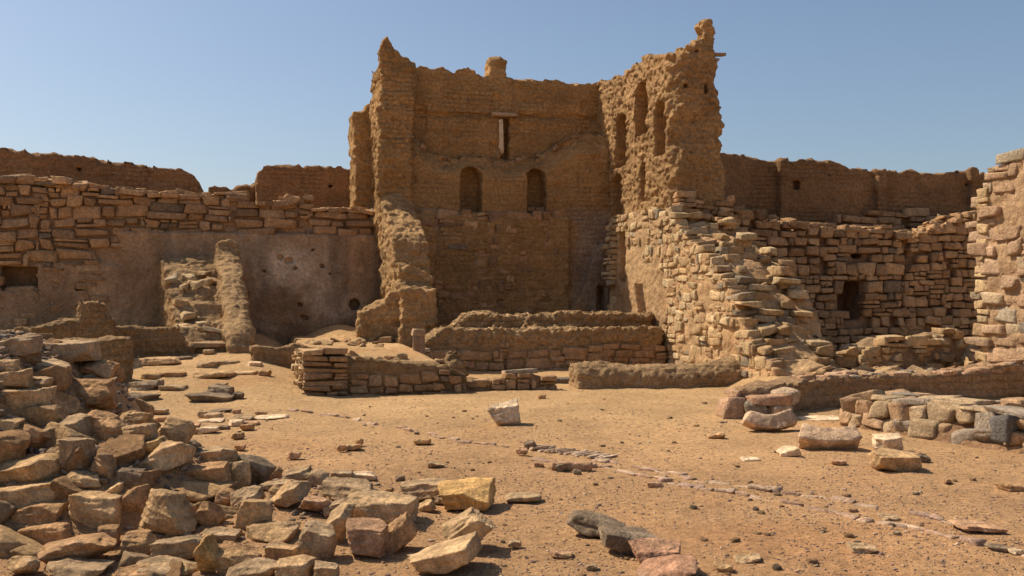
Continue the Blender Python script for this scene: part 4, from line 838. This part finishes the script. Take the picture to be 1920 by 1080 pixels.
HEAP = '''
2 631 71 684 boulder grey -12|rounded grey boulder at the top left of the heap, left of the flat-lying slab
68 642 176 684 slab grey 0|long level slab lying on top of the heap, highest on its crest
-20 676 38 700 slab tan 0|thin slab under the rounded top-left boulder at the left edge
35 671 140 708 slab grey 14|slab dipping right, wedged under the level crest slab
66 692 116 728 block brown 18|small dark-edged block below the dipping slab near the crest
-25 696 58 738 slab tan -8|broad slab at the left edge, second below the rounded crest boulder
27 707 98 742 slab grey 4|flattish stone between the left-edge slab and the crest block
134 680 220 730 wedge brown 20|brown pointed stone under the right end of the level crest slab
115 714 219 776 boulder brown 6|large smooth brown boulder on the right shoulder of the heap
-25 730 92 778 slab tan -4|wide tan slab with light top at the left edge, level with the large smooth boulder
72 736 142 790 wedge brown 25|brown triangular stone left of the large smooth boulder
-30 780 39 824 block tan 6|blunt tan block at the left edge, halfway up the heap
37 780 78 802 block brown 0|small dark stone between the blunt left-edge block and the grey wedge
80 782 179 842 wedge grey 12|big grey wedge stone with a sloping top in the middle of the heap
146 773 235 832 boulder brown 8|dark brown boulder shaded beneath the large smooth boulder
18 798 91 856 boulder brown 18|round-shouldered brown boulder below the small dark stone on the left
-30 822 20 870 boulder brown 0|brown boulder cut by the left edge, beside the round-shouldered one
106 827 168 896 block grey -4|upright grey block with a square face in the middle of the heap
217 797 294 844 slab tan -10|tan oblong stone with a bright top on the right side of the heap
248 824 314 866 slab ochre -14|thin ochre slab propped under the tan oblong stone
241 831 357 899 wedge tan -20|large tilted stone with a straight bright upper edge, at the heap's right side
295 785 363 842 boulder tan 12|pale crumbly boulder topping the right spur of the heap
226 772 281 806 block tan 0|squared stone in shade behind the tan oblong stone
-10 853 117 924 block tan -6|wide pale-topped block at the left edge, under the small ridged stone
48 875 108 912 block grey 0|small ridged grey stone perched on the wide pale-topped block
-20 902 129 970 slab tan -8|largest tan slab at the left edge, sunlit along its top
126 886 196 932 boulder tan 8|rounded tan boulder right of the small ridged stone
166 855 218 914 wedge brown 30|leaning brown stone in the shaded hollow at the middle of the heap
192 906 231 938 wedge tan 0|small pale pointed stone between the rounded tan boulder and the big split one
128 922 235 1003 block tan 6|large tan block with a flat bright top low in the middle of the heap
214 916 282 980 boulder brown -10|brown boulder right of the large bright-topped block
267 923 370 1020 wedge tan 28|tall peaked tan rock with two faces, standing low at the centre of the heap
279 893 430 953 boulder brown 6|long smooth brown rock lying in shadow right of the heap's middle
36 940 124 992 block brown -4|brown squared block under the largest tan slab
36 976 145 1032 slab brown -8|thick brown slab below the brown squared block at lower left
72 1000 218 1074 boulder brown -10|big dark rock in shade at the bottom left
288 1004 384 1060 slab grey -6|grey slab with a split face in front of the peaked rock
76 1050 206 1095 boulder grey 4|broad grey-topped rock cut by the bottom edge near the left corner
12 1042 74 1085 boulder tan 10|small tan rock in the bottom left corner
221 998 295 1052 boulder brown 0|squat brown rock beside the foot of the peaked rock
320 945 373 973 slab tan 8|thin tan stone just right of the peaked rock's summit
180 988 224 1034 block brown 0|brown block under the right end of the large bright-topped block
208 845 250 873 slab brown 6|flat dark stone tucked under the tan oblong stone
217 880 274 918 boulder dark 0|dark knobbly stone in the hollow left of the long smooth rock
250 1048 372 1090 boulder grey 6|grey-brown rock at the bottom edge below the grey split slab
222 1062 292 1095 boulder brown 0|low brown rock at the bottom edge beside the broad grey-topped rock
355 838 440 879 slab grey -6|long grey slab with fine layers, first outside the right side of the heap
339 872 430 917 block brown -4|dark squared rock carrying the long layered grey slab
425 868 470 922 boulder tan 10|light rounded block right of the layered slab
441 854 514 916 boulder dark 22|dark craggy rock with a steep right side
502 876 530 904 wedge brown 0|small brown wedge against the dark craggy rock
531 876 587 913 block grey -18|grey tilted rock with slanting layers, alone on the sand edge
575 882 618 915 boulder grey 0|rough grey rock just right of the slanting-layered one
617 883 661 901 slab grey 0|small flat stone in the row before the bumpy grey rock
659 885 708 902 slab pale 2|flat stone with a white top and dark end, last in the small row
606 898 701 948 boulder grey 4|broad bumpy blue-grey boulder in the middle of the scatter
497 903 578 962 wedge tan -24|pointed light-faced rock leaning on its neighbour
445 938 512 1002 block tan 4|squarish tan block with a sharp front edge
430 917 492 969 wedge grey -30|slanting grey stone behind the squarish tan block
485 901 548 925 slab grey -8|flat grey stone behind the pointed light-faced rock
561 933 625 972 boulder pink 6|pinkish boulder between the pointed rock and the yellow-topped one
370 942 420 996 wedge brown 15|brown peaked stone in front of the long smooth shadowed rock
402 918 444 958 boulder brown 20|brown stone at the right end of the long smooth shadowed rock
606 950 664 1028 wedge buff 16|yellow-topped rock with a black shaded side
604 940 657 976 slab grey -24|curved grey slab leaning behind the yellow-topped rock
558 986 630 1065 block grey 6|large grey upright rock with a smooth rounded top, nearest to the bare sand hollow
462 980 560 1028 boulder tan -4|long low tan rock left of the large grey upright one
409 1018 490 1085 boulder brown 10|pitted brown rock right of the upright ochre flake
368 1010 416 1090 wedge ochre 4|upright yellow-ochre flake of rock standing at the bottom edge
378 992 450 1022 slab grey 6|flat grey stone above the pitted brown rock
352 1004 382 1038 boulder pink 0|small striped stone left of the upright ochre flake
429 1053 523 1098 boulder grey -4|rounded grey rock cut by the bottom edge below the pitted brown one
521 1046 589 1098 block tan 4|rough tan block cut by the bottom edge, left of the small dark-sided one
586 1058 636 1098 block grey 0|small dark-sided grey block at the bottom edge beneath the large upright rock
499 1018 562 1054 slab tan 4|thin pale slab lying under the long low tan rock
656 924 783 996 block buff 12|big long buff rock resting across its neighbours near the middle
647 979 730 1056 block pink 2|rough many-sided pinkish block with a flat sunlit top
720 967 782 1045 slab brown 56|narrow brown slab leaning steeply against the big long buff rock
829 957 930 1046 block buff -38|upper half of the largest pale rock, with a notch in its side
768 1006 905 1092 block buff -22|long pale flat-topped rock sloping down to the bottom edge
820 904 930 965 block ochre 0|bright orange-yellow block with a shaded smooth front
750 901 838 942 slab grey -4|long grey ridged stone behind the orange-yellow block
781 936 819 960 wedge tan -10|small angular tan stone between the buff rock and the orange-yellow block
815 932 838 946 slab dark 0|thin dark stone tucked beneath the long grey ridged one
718 915 736 928 block brown 0|little brown stone left of the long grey ridged one
741 892 760 904 block dark 0|little dark stone on open sand above the big long buff rock
802 866 835 882 boulder grey 4|small lone grey stone on open sand in front of the white rock
'''
def table(txt, group=None, **kw):
    for ln in txt.strip().splitlines():
        a, lab = ln.split('|'); p = a.split()
        place(tuple(float(v) for v in p[:4]), p[4], p[5], lab, float(p[6]), group=group, **kw)
table(HEAP, 'rocks of the tumbled foreground heap')
OPEN = '''
914 752 977 806 boulder pale -8|large whitish rock alone in the middle of the courtyard
981 826 1006 842 block dark -20|dark squared stone at the left end of the tilted tile row
966 839 990 855 boulder pink 0|small purplish stone beside the dark one at the tile row
1001 866 1021 880 block brown 0|small brown stone left of the pale edging piece
1041 868 1063 886 boulder dark 0|dark stone lying against the pink edging piece
1074 880 1090 890 boulder dark 0|tiny dark stone below the pink edging piece
1326 809 1358 825 wedge brown 0|dark reddish stone by itself left of the curved column pieces
1212 903 1244 918 slab pink 0|small flat pinkish stone lying right of the edging line
946 926 1016 944 slab grey 0|flat bluish slab flush with the sand right of the orange-yellow block
1062 962 1176 1022 boulder dark 14|ridged dark grey half of the long buried rock at the bottom
1124 985 1232 1052 block dark 16|layered dark brown half of the long buried rock at the bottom
1180 1016 1280 1066 block red -4|reddish rock with a flat sunlit top following the long buried one
1194 1044 1306 1095 wedge red -12|pink-grey rock cut by the bottom edge below the reddish one
1030 1031 1074 1050 slab pink 6|flat pink stone left of the long buried rock
951 1013 978 1028 block grey 0|small grey stone between the largest pale rock and the long buried one
1097 1058 1120 1073 slab grey -6|small grey flake low down left of the reddish rocks
1375 1040 1427 1060 slab grey -2|broad grey stone near the bottom edge right of the reddish rocks
1340 1055 1375 1078 boulder tan 0|small tan rock half buried near the bottom edge
1592 1021 1642 1044 slab grey 0|flat grey slab flush in the sand at lower right
1648 966 1685 980 slab grey 0|grey stone lying on the lower edging line
1786 978 1873 1002 slab pink 6|long low pinkish stone at the right end of the edging line
1853 1022 1895 1038 slab dark 4|dark flake near the lower right corner
1892 1030 1917 1042 slab pale 0|pale flake touching the dark one near the lower right corner
1455 837 1498 859 wedge pale 0|whitish triangular stone in front of the curved column pieces
1386 857 1424 866 slab pale 0|flat whitish flake flush with the sand left of the triangular stone
1496 782 1606 792 slab pale 0|long thin pale slab in the sand between the two right-hand low walls
1558 862 1586 874 slab pink 0|small flat stone left of the stacked pale blocks
1716 850 1742 869 boulder dark 0|dark grey lump right of the brown stacked block
1769 898 1784 907 block brown 0|tiny brown stone right of the stacked blocks
1870 905 1918 922 slab brown 0|low dark stone at the right edge under the big-block wall
1636 816 1697 853 block pale 0|pale squared block perched behind the brown trapezoid block
1634 846 1722 890 block tan 0|brown trapezoid block, front one of the stacked pair
300 1000 301 1001 slab dark 0|-
'''
OPEN = '\n'.join(l for l in OPEN.strip().splitlines() if not l.endswith('|-'))
table(OPEN)
FLAT = '''
242 666 273 675 slab grey 0|thin flagstone farthest left in the sand before the brick wall
251 670 341 688 slab tan -2|long flagstone with a straight front edge before the brick wall
322 668 362 676 slab dark 0|thin dark flake at the right end of the long flagstone
370 678 408 692 slab grey 0|squarish dark flagstone on the sand below the stair
382 656 402 666 slab grey 0|small flat stone at the foot of the stair
266 700 303 713 slab brown 0|flat brown stone in the shade below the long flagstone
303 697 349 710 slab brown 0|flat brown stone halfway along the lower line of flags
360 695 441 713 slab tan -5|long slab with a raised left end in the lower line of flags
438 695 482 704 slab tan 0|narrow slab continuing the lower line of flags to the right
484 694 508 708 block brown -4|small block ending the lower line of flags
462 679 492 689 slab pale 0|pale flat flake on the sand left of the L-shaped wall
414 676 448 685 slab grey 0|thin grey flake in the sand below the stair parapet
247 713 305 735 slab dark -4|dark humped rock flush in the sand right of the mud block
303 722 349 735 slab grey 2|grey flagstone right of the dark humped rock
222 737 297 757 boulder dark 4|low dark outcrop in the sand just behind the heap
391 723 437 743 block dark 2|dark layered block stacked on the flat outcrop
352 737 440 757 slab dark 4|dark flat outcrop fanning out of the sand below the stair
435 735 457 751 boulder dark 16|dark stone at the right end of the flat outcrop
401 718 426 727 slab grey 0|small flake resting on the dark layered block
282 765 314 779 slab grey 8|small grey stone behind the heap's right spur
289 781 320 793 slab pink 0|dark red stone behind the squared shaded stone
369 771 392 786 boulder grey 0|little grey lump at the left of the flat stone cluster
384 774 418 788 slab grey -4|flat grey stone, upper left of the cluster on the sand
392 766 436 776 slab dark -6|thin dark strip of stone at the top of the cluster
372 785 421 793 slab pale 0|pale sunken flake at the middle of the cluster
438 778 476 791 slab grey 4|flat grey stone, upper right of the cluster
436 768 452 778 slab pink 0|small stone above the upper right flat one
428 787 457 801 slab pale -4|pale rounded flagstone in the middle of the cluster
455 789 487 798 slab pink 4|reddish flake right of the pale rounded flagstone
451 795 477 808 slab brown -4|brown flagstone at the lower right of the cluster
410 798 431 806 slab dark 0|small dark disc of stone below the pale rounded flagstone
374 800 409 813 slab pale 0|pale oval flagstone at the lower left of the cluster
344 794 377 803 slab pink 0|pinkish flake above the left oval flagstones
356 803 376 813 slab grey 0|small grey flake left of the pale oval flagstone
478 778 540 789 slab pale -2|long whitish flake right of the cluster
479 771 503 781 boulder brown 0|dark brown lump behind the long whitish flake
435 812 457 824 block brown 0|small brown block below the cluster
441 834 461 844 slab brown 0|small flat brown stone well below the cluster
630 834 650 848 block brown -6|dark brown stone at the left of the three small ones in mid sand
646 832 678 845 slab tan 0|flat tan stone, middle of the three in mid sand
666 822 682 836 boulder brown 0|purplish stone at the right of the three in mid sand
540 846 564 862 boulder pink 0|small pale-sided stone on sand above the dark craggy rock
776 822 808 834 slab brown 0|low brown stone in mid sand left of the white rock
1008 740 1024 748 slab brown 0|small dark-edged stone beyond the white rock
'''
table(FLAT)
# the curved fragments of stone beside the right-hand low walls
def arc_block(label, px, py, R0, a0, a1, wid, hei, col, yaw, tilt=0, n=0):
    X0, Y0, Z0 = hit(px, py); n = 44; h = 0.026
    ax = [np.arange(-0.6, 0.6, h, dtype=np.float32), np.arange(-0.42, 0.42, h, dtype=np.float32), np.arange(-0.3, 0.3, h, dtype=np.float32)]
    X, Y, Z = np.meshgrid(*ax, indexing='ij'); r = np.sqrt(X*X+(Y+R0)**2); th = np.arctan2(X, Y+R0)
    mid = (a0+a1)/2; d = np.maximum(np.maximum(np.abs(r-R0)-wid/2, np.abs(Z)-hei/2), (np.abs(th-mid)-(a1-a0)/2)*R0)
    d = d+0.03*fbm(X, Y, Z, 4, 4, px*0.01)+0.012*np.abs(vnoise(X*18, Y*18, Z*18))
    V, Q = surface_nets(d.astype(np.float32), (ax[0][0], ax[1][0], ax[2][0]), h)
    rs = np.random.default_rng(int(px)); o = build('curved_stone', V, Q, rock_tint(V, col, rs, 0.7), ROCK)
    displace(o, lambda x, y, z, no: 0.006*fbm(x, y, z, 22, 2, 1)); o.rotation_euler = (R(tilt), 0, R(yaw)); o.location = (X0, Y0+0.2, Z0+0.10)
    return tag(o, label, 'curved stone')
o = arc_block('curved pale stone like a piece of a ring, nearer to the reddish low wall', 1452, 812, 0.62, -0.55, 0.55, 0.19, 0.22, 'shell', 186, -66)
o = arc_block('curved pale stone with a hollowed top, lying in front of the other ring piece', 1565, 849, 0.9, -0.36, 0.36, 0.20, 0.30, 'shell', 170, -52)

# more rocks of the same heap, wedged between the ones above
rs = np.random.default_rng(404); protos = []
for k in range(8): protos.append(rock(['stone_block', 'boulder', 'stone', 'stone_slab'][k % 4], 5000+k, ['block', 'boulder', 'wedge', 'slab'][k % 4], (1, 0.85, [0.62, 0.75, 0.6, 0.35][k % 4]), ['brown', 'tan', 'grey', 'brown'][k % 4], (0, 0, 0), n=34))
for k in range(64):
    q = rs.random()**0.5; a = rs.uniform(0, 6.28); x = -5.0+1.75*q*math.cos(a); y = 8.7+3.2*q*math.sin(a)
    if k % 3 == 0: x, y = -3.75+1.3*q*math.cos(a), 8.2+1.4*q*math.sin(a)
    if 40 <= k < 58: y = rs.uniform(5.9, 8.6); x = rs.uniform(-0.53, -0.30)*y
    if k >= 58: x, y = rs.uniform(-3.4, -1.3), rs.uniform(7.0, 8.8)
    j = k % 8; o = protos[j] if k < 8 else protos[j].copy()
    if k >= 8: scene.collection.objects.link(o)
    s_ = float(rs.uniform(0.2, 0.46)) if k < 58 else float(rs.uniform(0.14, 0.24)); o.scale = (s_, s_, s_); o.location = (x, y, float(ground(x, y))-s_*0.12); o.rotation_euler = (rs.normal(0, 0.3), rs.normal(0, 0.3), rs.uniform(0, 6.28))
    word = ['brown squared block', 'tan boulder', 'grey angular stone', 'brown slab'][j % 4]
    where = 'low between the scattered rocks' if k >= 58 else 'in the upper part of the heap' if y > 10 else 'in the middle of the heap' if y > 8 else 'in the lowest part of the heap'
    tag(o, ('big ' if s_ > 0.35 else 'smaller ')+word+' '+where, ['stone block', 'boulder', 'stone', 'stone slab'][j % 4], 'rocks wedged into the foreground heap')
# ------------------------------------------------------------------ rubble of the broken keep wall, slab by slab
def rubble(n, umin, umax, wmin, wmax, size, seed, labels, group, keepf=None, cols=('tan', 'grey', 'buff', 'brown', 'dark', 'tan', 'buff')):
    rs = np.random.default_rng(seed); protos = []
    for k in range(12):
        st = ['slab', 'slab', 'block', 'wedge'][k % 4]
        asp = {'slab': (1, 0.75, 0.26), 'block': (1, 0.75, 0.6), 'wedge': (1, 0.8, 0.5)}[st]
        V, Q, r2 = rock_mesh(seed*50+k, st, asp, 15); c = cols[k % len(cols)]
        protos.append((st, c, V, Q, rock_tint(V, c, r2, 1.0)))
    made = 0; tries = 0; meshes = {}
    while made < n and tries < n*20:
        tries += 1
        u, w = rs.uniform(umin, umax), rs.uniform(wmin, wmax)
        if keepf is not None and not keepf(u, w): continue
        x, y = to_world(u, w); z = float(ground(x, y))
        if 5.0 < u < 6.9 and w > -9.9: z = max(z, float(sp(np.float32(w)))-0.16-0.22*min(max((u-5.9), 0), 1))
        k = int(rs.integers(0, 12)); st, c, V, Q, T = protos[k]
        s = float(rs.uniform(*size)); 
        if k not in meshes:
            o = build({'slab': 'stone_slab', 'block': 'stone_block', 'wedge': 'stone'}[st], V, Q, T, ROCK)
            meshes[k] = o
        else:
            o = meshes[k].copy(); scene.collection.objects.link(o)
        o.location = (x, y, z+s*0.08); o.scale = (s, s*rs.uniform(0.8, 1.1), s*rs.uniform(0.8, 1.3)); o.rotation_euler = (rs.normal(0, 0.3), rs.normal(0, 0.28)+0.1, rs.uniform(0, 6.28))
        size_w = 'small ' if s < (size[0]+size[1])/2 else 'larger '
        cw_ = {'tan': 'tan', 'grey': 'grey', 'buff': 'light buff', 'brown': 'brown', 'dark': 'dark grey', 'pink': 'pinkish', 'pale': 'pale', 'ochre': 'ochre'}[c]
        pos = labels(u, w)
        tag(o, size_w+cw_+' '+{'slab': 'slab', 'block': 'squared block', 'wedge': 'angular stone'}[st]+' '+pos, {'slab': 'stone slab', 'block': 'stone block', 'wedge': 'stone'}[st], group)
        made += 1
rubble(120, 5.6, 8.0, -9.8, -5.2, (0.16, 0.40), 3, lambda u, w: ('near the top of' if w > -6.3 else 'halfway down' if w > -8.2 else 'low on')+' the rubble slope'+(', left side' if u < 7.6 else ', right side'), 'stones tumbled down the rubble slope')
rubble(75, 5.6, 9.0, -11.3, -9.2, (0.16, 0.42), 5, lambda u, w: 'at the foot of the rubble slope'+(' by the ridge' if u < 6.6 else ', right part' if u > 7.9 else ', middle'), 'stones at the foot of the rubble slope')
rubble(26, 7.2, 9.3, -9.4, -7.4, (0.18, 0.36), 6, lambda u, w: 'in the debris '+('against' if u > 8.4 else 'left of')+' the tall right-edge wall', 'debris by the tall right wall')
rubble(22, -2.9, -1.0, -5.0, -3.2, (0.16, 0.34), 7, lambda u, w: 'on the sandy floor, '+('left' if u < -1.9 else 'right')+' part', 'crumbled lumps on the sandy floor', cols=('buff', 'brown', 'tan', 'buff', 'brown', 'tan', 'buff'))
rubble(16, -3.1, -0.6, -8.4, -7.4, (0.12, 0.28), 8, lambda u, w: 'behind the L-shaped wall, '+('by its corner' if u < -1.9 else 'towards the bench'), 'lumps behind the low corner wall', cols=('buff', 'brown', 'tan', 'buff', 'brown', 'tan', 'buff'))

# ------------------------------------------------------------------ row of tilted tiles and the buried edging lines
tiles = thing('tile_row', 'short comb-like row of tilted thin tiles set in the sand', 'tile row', frame=False)
rs = np.random.default_rng(9); cen, half, A = [], [], []
for k in range(19):
    px = 1010+k*7.0; py = 838+k*1.05; x, y, z = hit(px, py); cen.append((x, y, z+float(relief(x, y))+rs.uniform(0.0, 0.012))); half.append((0.17*rs.uniform(.7, 1.15), 0.022*rs.uniform(.7, 1.3), 0.012)); a = 0.75+rs.normal(0, 0.13)
    A.append([[math.cos(a), math.sin(a), 0], [-math.sin(a), math.cos(a), -0.2], [0, 0.2, 1]])
V, Q, T = stone_blocks(np.array(cen, np.float32), np.array(half, np.float32), np.array(A, np.float32), pal([((0.72, 0.52, 0.34), 1), ((0.62, 0.44, 0.29), 1)], len(cen), rs), 0.35, 0.3, seed=3)
build('tiles', V, Q, T, STONE, tiles)
def edging(name, label, pts, step, seed, sz=(0.05, 0.13), gapp=0.25):
    rs = np.random.default_rng(seed); cen, half, A = [], [], []
    for (a, b) in zip(pts[:-1], pts[1:]):
        pa, pb = hit(*a), hit(*b); L = math.hypot(pb[0]-pa[0], pb[1]-pa[1]); ang = math.atan2(pb[1]-pa[1], pb[0]-pa[0]); t = 0
        while t < L:
            l_ = rs.uniform(*sz)*2
            if rs.random() > gapp:
                f = (t+l_/2)/L; x = pa[0]+(pb[0]-pa[0])*f+rs.normal(0, 0.02); y = pa[1]+(pb[1]-pa[1])*f+rs.normal(0, 0.02); z = float(ground(x, y))
                cen.append((x, y, z+float(relief(x, y))+rs.uniform(-0.014, 0.006))); half.append((l_/2, rs.uniform(.02, .05), rs.uniform(.015, .028))); an = ang+rs.normal(0, .12)
                A.append([[math.cos(an), math.sin(an), 0], [-math.sin(an), math.cos(an), 0], [0, 0, 1]])
            t += l_*step
    V, Q, T = stone_blocks(np.array(cen, np.float32), np.array(half, np.float32), np.array(A, np.float32), pal([((0.48, 0.31, 0.20), 3), ((0.54, 0.37, 0.24), 3), ((0.40, 0.26, 0.18), 1)], len(cen), rs), 0.4, 0.35, seed=seed)
    o = build(name, V, Q, T, ROCK); return tag(o, label, 'edging', kind='thing')
edging('stone_edging', 'faint upper line of buried edging stones curving from mid sand to the right', [(545, 770), (640, 782), (760, 805), (860, 826), (960, 836)], 1.1, 21)
edging('stone_edging', 'long far line of purplish edging stones right of the tile row', [(1120, 862), (1230, 878), (1300, 900), (1400, 915), (1560, 940), (1720, 966), (1800, 985)], 1.02, 22, gapp=0.12)
edging('stone_edging', 'long near line of purplish edging stones running to the lower right', [(1000, 862), (1040, 868), (1130, 874), (1220, 893), (1280, 912), (1400, 932), (1490, 950), (1640, 980), (1800, 1012), (1940, 1045)], 1.02, 23, gapp=0.15)
o = rock('edging_stone', 991, 'slab', (0.42, 0.14, 0.1), 'pink', (0, 0, 0)); x, y, z = hit(1072, 880); o.location = (x, y, z+0.03); tag(o, 'raised pink edging piece with a squared front, right below the tile row', 'edging stone')

# ------------------------------------------------------------------ gravel, grit and fill
def scatter(name, pts, size, seed, flat=0.5, palette=None, mat=ROCK, kind='stuff', label=None):
    rs = np.random.default_rng(seed); n = len(pts)
    t = (1+5**0.5)/2; IV = np.array([(-1, t, 0), (1, t, 0), (-1, -t, 0), (1, -t, 0), (0, -1, t), (0, 1, t), (0, -1, -t), (0, 1, -t), (t, 0, -1), (t, 0, 1), (-t, 0, -1), (-t, 0, 1)], np.float32); IV /= np.linalg.norm(IV[0])
    IF = np.array([(0, 11, 5), (0, 5, 1), (0, 1, 7), (0, 7, 10), (0, 10, 11), (1, 5, 9), (5, 11, 4), (11, 10, 2), (10, 7, 6), (7, 1, 8), (3, 9, 4), (3, 4, 2), (3, 2, 6), (3, 6, 8), (3, 8, 9), (4, 9, 5), (2, 4, 11), (6, 2, 10), (8, 6, 7), (9, 8, 1)], np.int32)
    s = size(rs, n)[:, None, None]; P = IV[None]*rs.uniform(0.6, 1.35, (n, 12, 1))*s
    P = P*np.stack([rs.uniform(0.8, 1.5, n), rs.uniform(0.6, 1.0, n), rs.uniform(flat*0.6, flat*1.4, n)], 1)[:, None, :]
    a = rs.uniform(0, 6.28, n); c, sn = np.cos(a)[:, None], np.sin(a)[:, None]
    X = P[..., 0]*c-P[..., 1]*sn; Y = P[..., 0]*sn+P[..., 1]*c; tl = rs.normal(0, 0.2, (n, 1)); Z = P[..., 2]+X*tl
    z = ground(pts[:, 0], pts[:, 1])+relief(pts[:, 0], pts[:, 1])+s[:, 0, 0]*flat*0.3
    V = np.stack([X+pts[:, :1], Y+pts[:, 1:2], Z+z[:, None]], -1).reshape(-1, 3)
    F = (IF[None]+(np.arange(n)*12)[:, None, None]).reshape(-1, 3)
    T = np.repeat(pal(palette, n, rs), 12, 0); o = build(name, V, F, T, mat, smooth_shade=False)
    if kind: o['kind'] = kind
    if label: o['label'] = label
    return o
PG = [((0.50, 0.33, 0.19), 5), ((0.42, 0.26, 0.16), 4), ((0.34, 0.22, 0.16), 3), ((0.22, 0.18, 0.16), 1.3), ((0.60, 0.47, 0.34), 1.2)]
rs = np.random.default_rng(31); n = 90000
yy = 5.2+16*rs.random(n)**1.5; xx = rs.uniform(-0.56, 0.56, n)*yy
dens = np.clip(0.5+0.9*fbm(xx, yy, 3, 0.8, 3), 0.05, 1)*(1-0.85*smooth(11, 18, yy))+0.04
m = rs.random(n) < dens; pts = np.stack([xx[m], yy[m]], 1).astype(np.float32)
scatter('gravel', pts, lambda r, k: 0.003+0.010*r.random(k)**2.5+0.012*(r.random(k) < 0.02), 32, 0.55, PG, label='fine gravel strewn over the courtyard sand')
# fill between the heap's rocks
n = 2600; a = rs.uniform(0, 6.28, n); q = 0.85*rs.random(n)**0.55; m2 = rs.random(n) < 0.4; px_ = np.stack([np.where(m2, -3.75+1.4*q*np.cos(a), -5.2+1.75*q*np.cos(a)), np.where(m2, 8.3+1.45*q*np.sin(a), 8.9+3.4*q*np.sin(a))], 1)
n2 = 500; a = rs.uniform(0, 6.28, n2); q = rs.random(n2)**0.5; p2 = np.stack([-2.3+1.55*q*np.cos(a), 8.1+1.3*q*np.sin(a)], 1)
scatter('rubble_fill', px_.astype(np.float32), lambda r, k: 0.015+0.04*r.random(k)**1.5, 33, 0.6, [((0.30, 0.2, 0.125), 3), ((0.36, 0.25, 0.16), 3), ((0.22, 0.18, 0.14), 2)], label='small broken stone filling the gaps of the heap')
scatter('stone_chips', p2.astype(np.float32), lambda r, k: 0.012+0.035*r.random(k)**2, 34, 0.6, [((0.34, 0.23, 0.15), 3), ((0.42, 0.3, 0.2), 3), ((0.22, 0.18, 0.15), 1)], label='stone chips between the scattered foreground rocks')
u = rs.uniform(6.1, 8.8, 2600); w = rs.uniform(-11.0, -4.6, 2600); X, Y = to_world(u, w)
scatter('rubble_fill', np.stack([X, Y], 1).astype(np.float32), lambda r, k: 0.03+0.08*r.random(k)**1.5, 35, 0.5, [((0.40, 0.28, 0.17), 3), ((0.46, 0.33, 0.2), 3), ((0.24, 0.21, 0.18), 1.2)], label='small broken stone covering the rubble slope')
# single pebbles one can pick out on the open sand
rs = np.random.default_rng(55); protos = {}
for k in range(110):
    y = 5.8+11*rs.random()**1.3; x = rs.uniform(-0.12, 0.5)*y if rs.random() < 0.8 else rs.uniform(-0.33, 0.5)*y
    if x > 3.0+0.0*y and y > 10.5 and x > 3.2: continue
    j = int(rs.integers(0, 8)); 
    col = ['brown', 'dark', 'pink', 'tan', 'pale', 'grey', 'brown', 'pink'][j]; word = {'brown': 'brown', 'dark': 'dark grey', 'pink': 'reddish', 'tan': 'tan', 'pale': 'whitish', 'grey': 'grey'}[col]
    if j not in protos: o = rock('pebble', 3000+j, ['block', 'slab', 'wedge', 'slab', 'slab', 'boulder', 'slab', 'slab'][j], (1, 0.8, 0.5), col, (0, 0, 0), n=12); protos[j] = o
    else: o = protos[j].copy(); scene.collection.objects.link(o)
    s = float(rs.uniform(0.03, 0.075)); o.scale = (s, s, s); o.location = (x, y, float(ground(x, y)+relief(x, y))+s*0.12); o.rotation_euler = (0, 0, rs.uniform(0, 6.28))
    band = 'near the bottom edge' if y < 7.6 else 'in the nearer sand' if y < 10.5 else 'in the farther sand'
    tag(o, 'small '+word+' pebble '+band+(' right of centre' if x > 0.1*y else ' left of centre' if x < -0.05*y else ' at the centre'), 'pebble', 'pebbles on the open sand')

# ------------------------------------------------------------------ leave out loose stones no one can see; tell look-alikes apart by their order
bpy.context.view_layer.update(); dg = bpy.context.evaluated_depsgraph_get()
def px_of(v): return 960+v.x/max(v.y, 0.1)*FPX, HOR-(v.z-EYE)/max(v.y, 0.1)*FPX
auto = [o for o in scene.objects if o.parent is None and o.type == 'MESH' and o.get('group') and o['group'] != 'rocks of the tumbled foreground heap']
eye = Vector((0, 0, EYE)); rs = random.Random(2)
for o in auto:
    vs = o.data.vertices; seen = 0
    for k in range(40):
        p = o.matrix_world @ vs[rs.randrange(len(vs))].co; x, y = px_of(p)
        if not (0 < x < 1920 and 0 < y < 1080): continue
        ok, loc, nrm, idx, hitob, mw = scene.ray_cast(dg, eye, (p-eye).normalized())
        if ok and hitob.name == o.name: seen += 1
    if seen < 3: bpy.data.objects.remove(o)
same = {}
for o in scene.objects:
    if o.parent is None and o.get('group') and o.get('label'): same.setdefault(o['label'], []).append(o)
ORD = ['first', 'second', 'third', 'fourth', 'fifth', 'sixth', 'seventh', 'eighth', 'ninth', 'tenth', 'eleventh', 'twelfth']
for lab, obs in same.items():
    if len(obs) < 2: continue
    obs.sort(key=lambda o: px_of(o.location)[0])
    for i, o in enumerate(obs): o['label'] = lab+(', leftmost' if i == 0 else ', rightmost' if i == len(obs)-1 else ', '+ORD[min(i, 11)]+' from left')
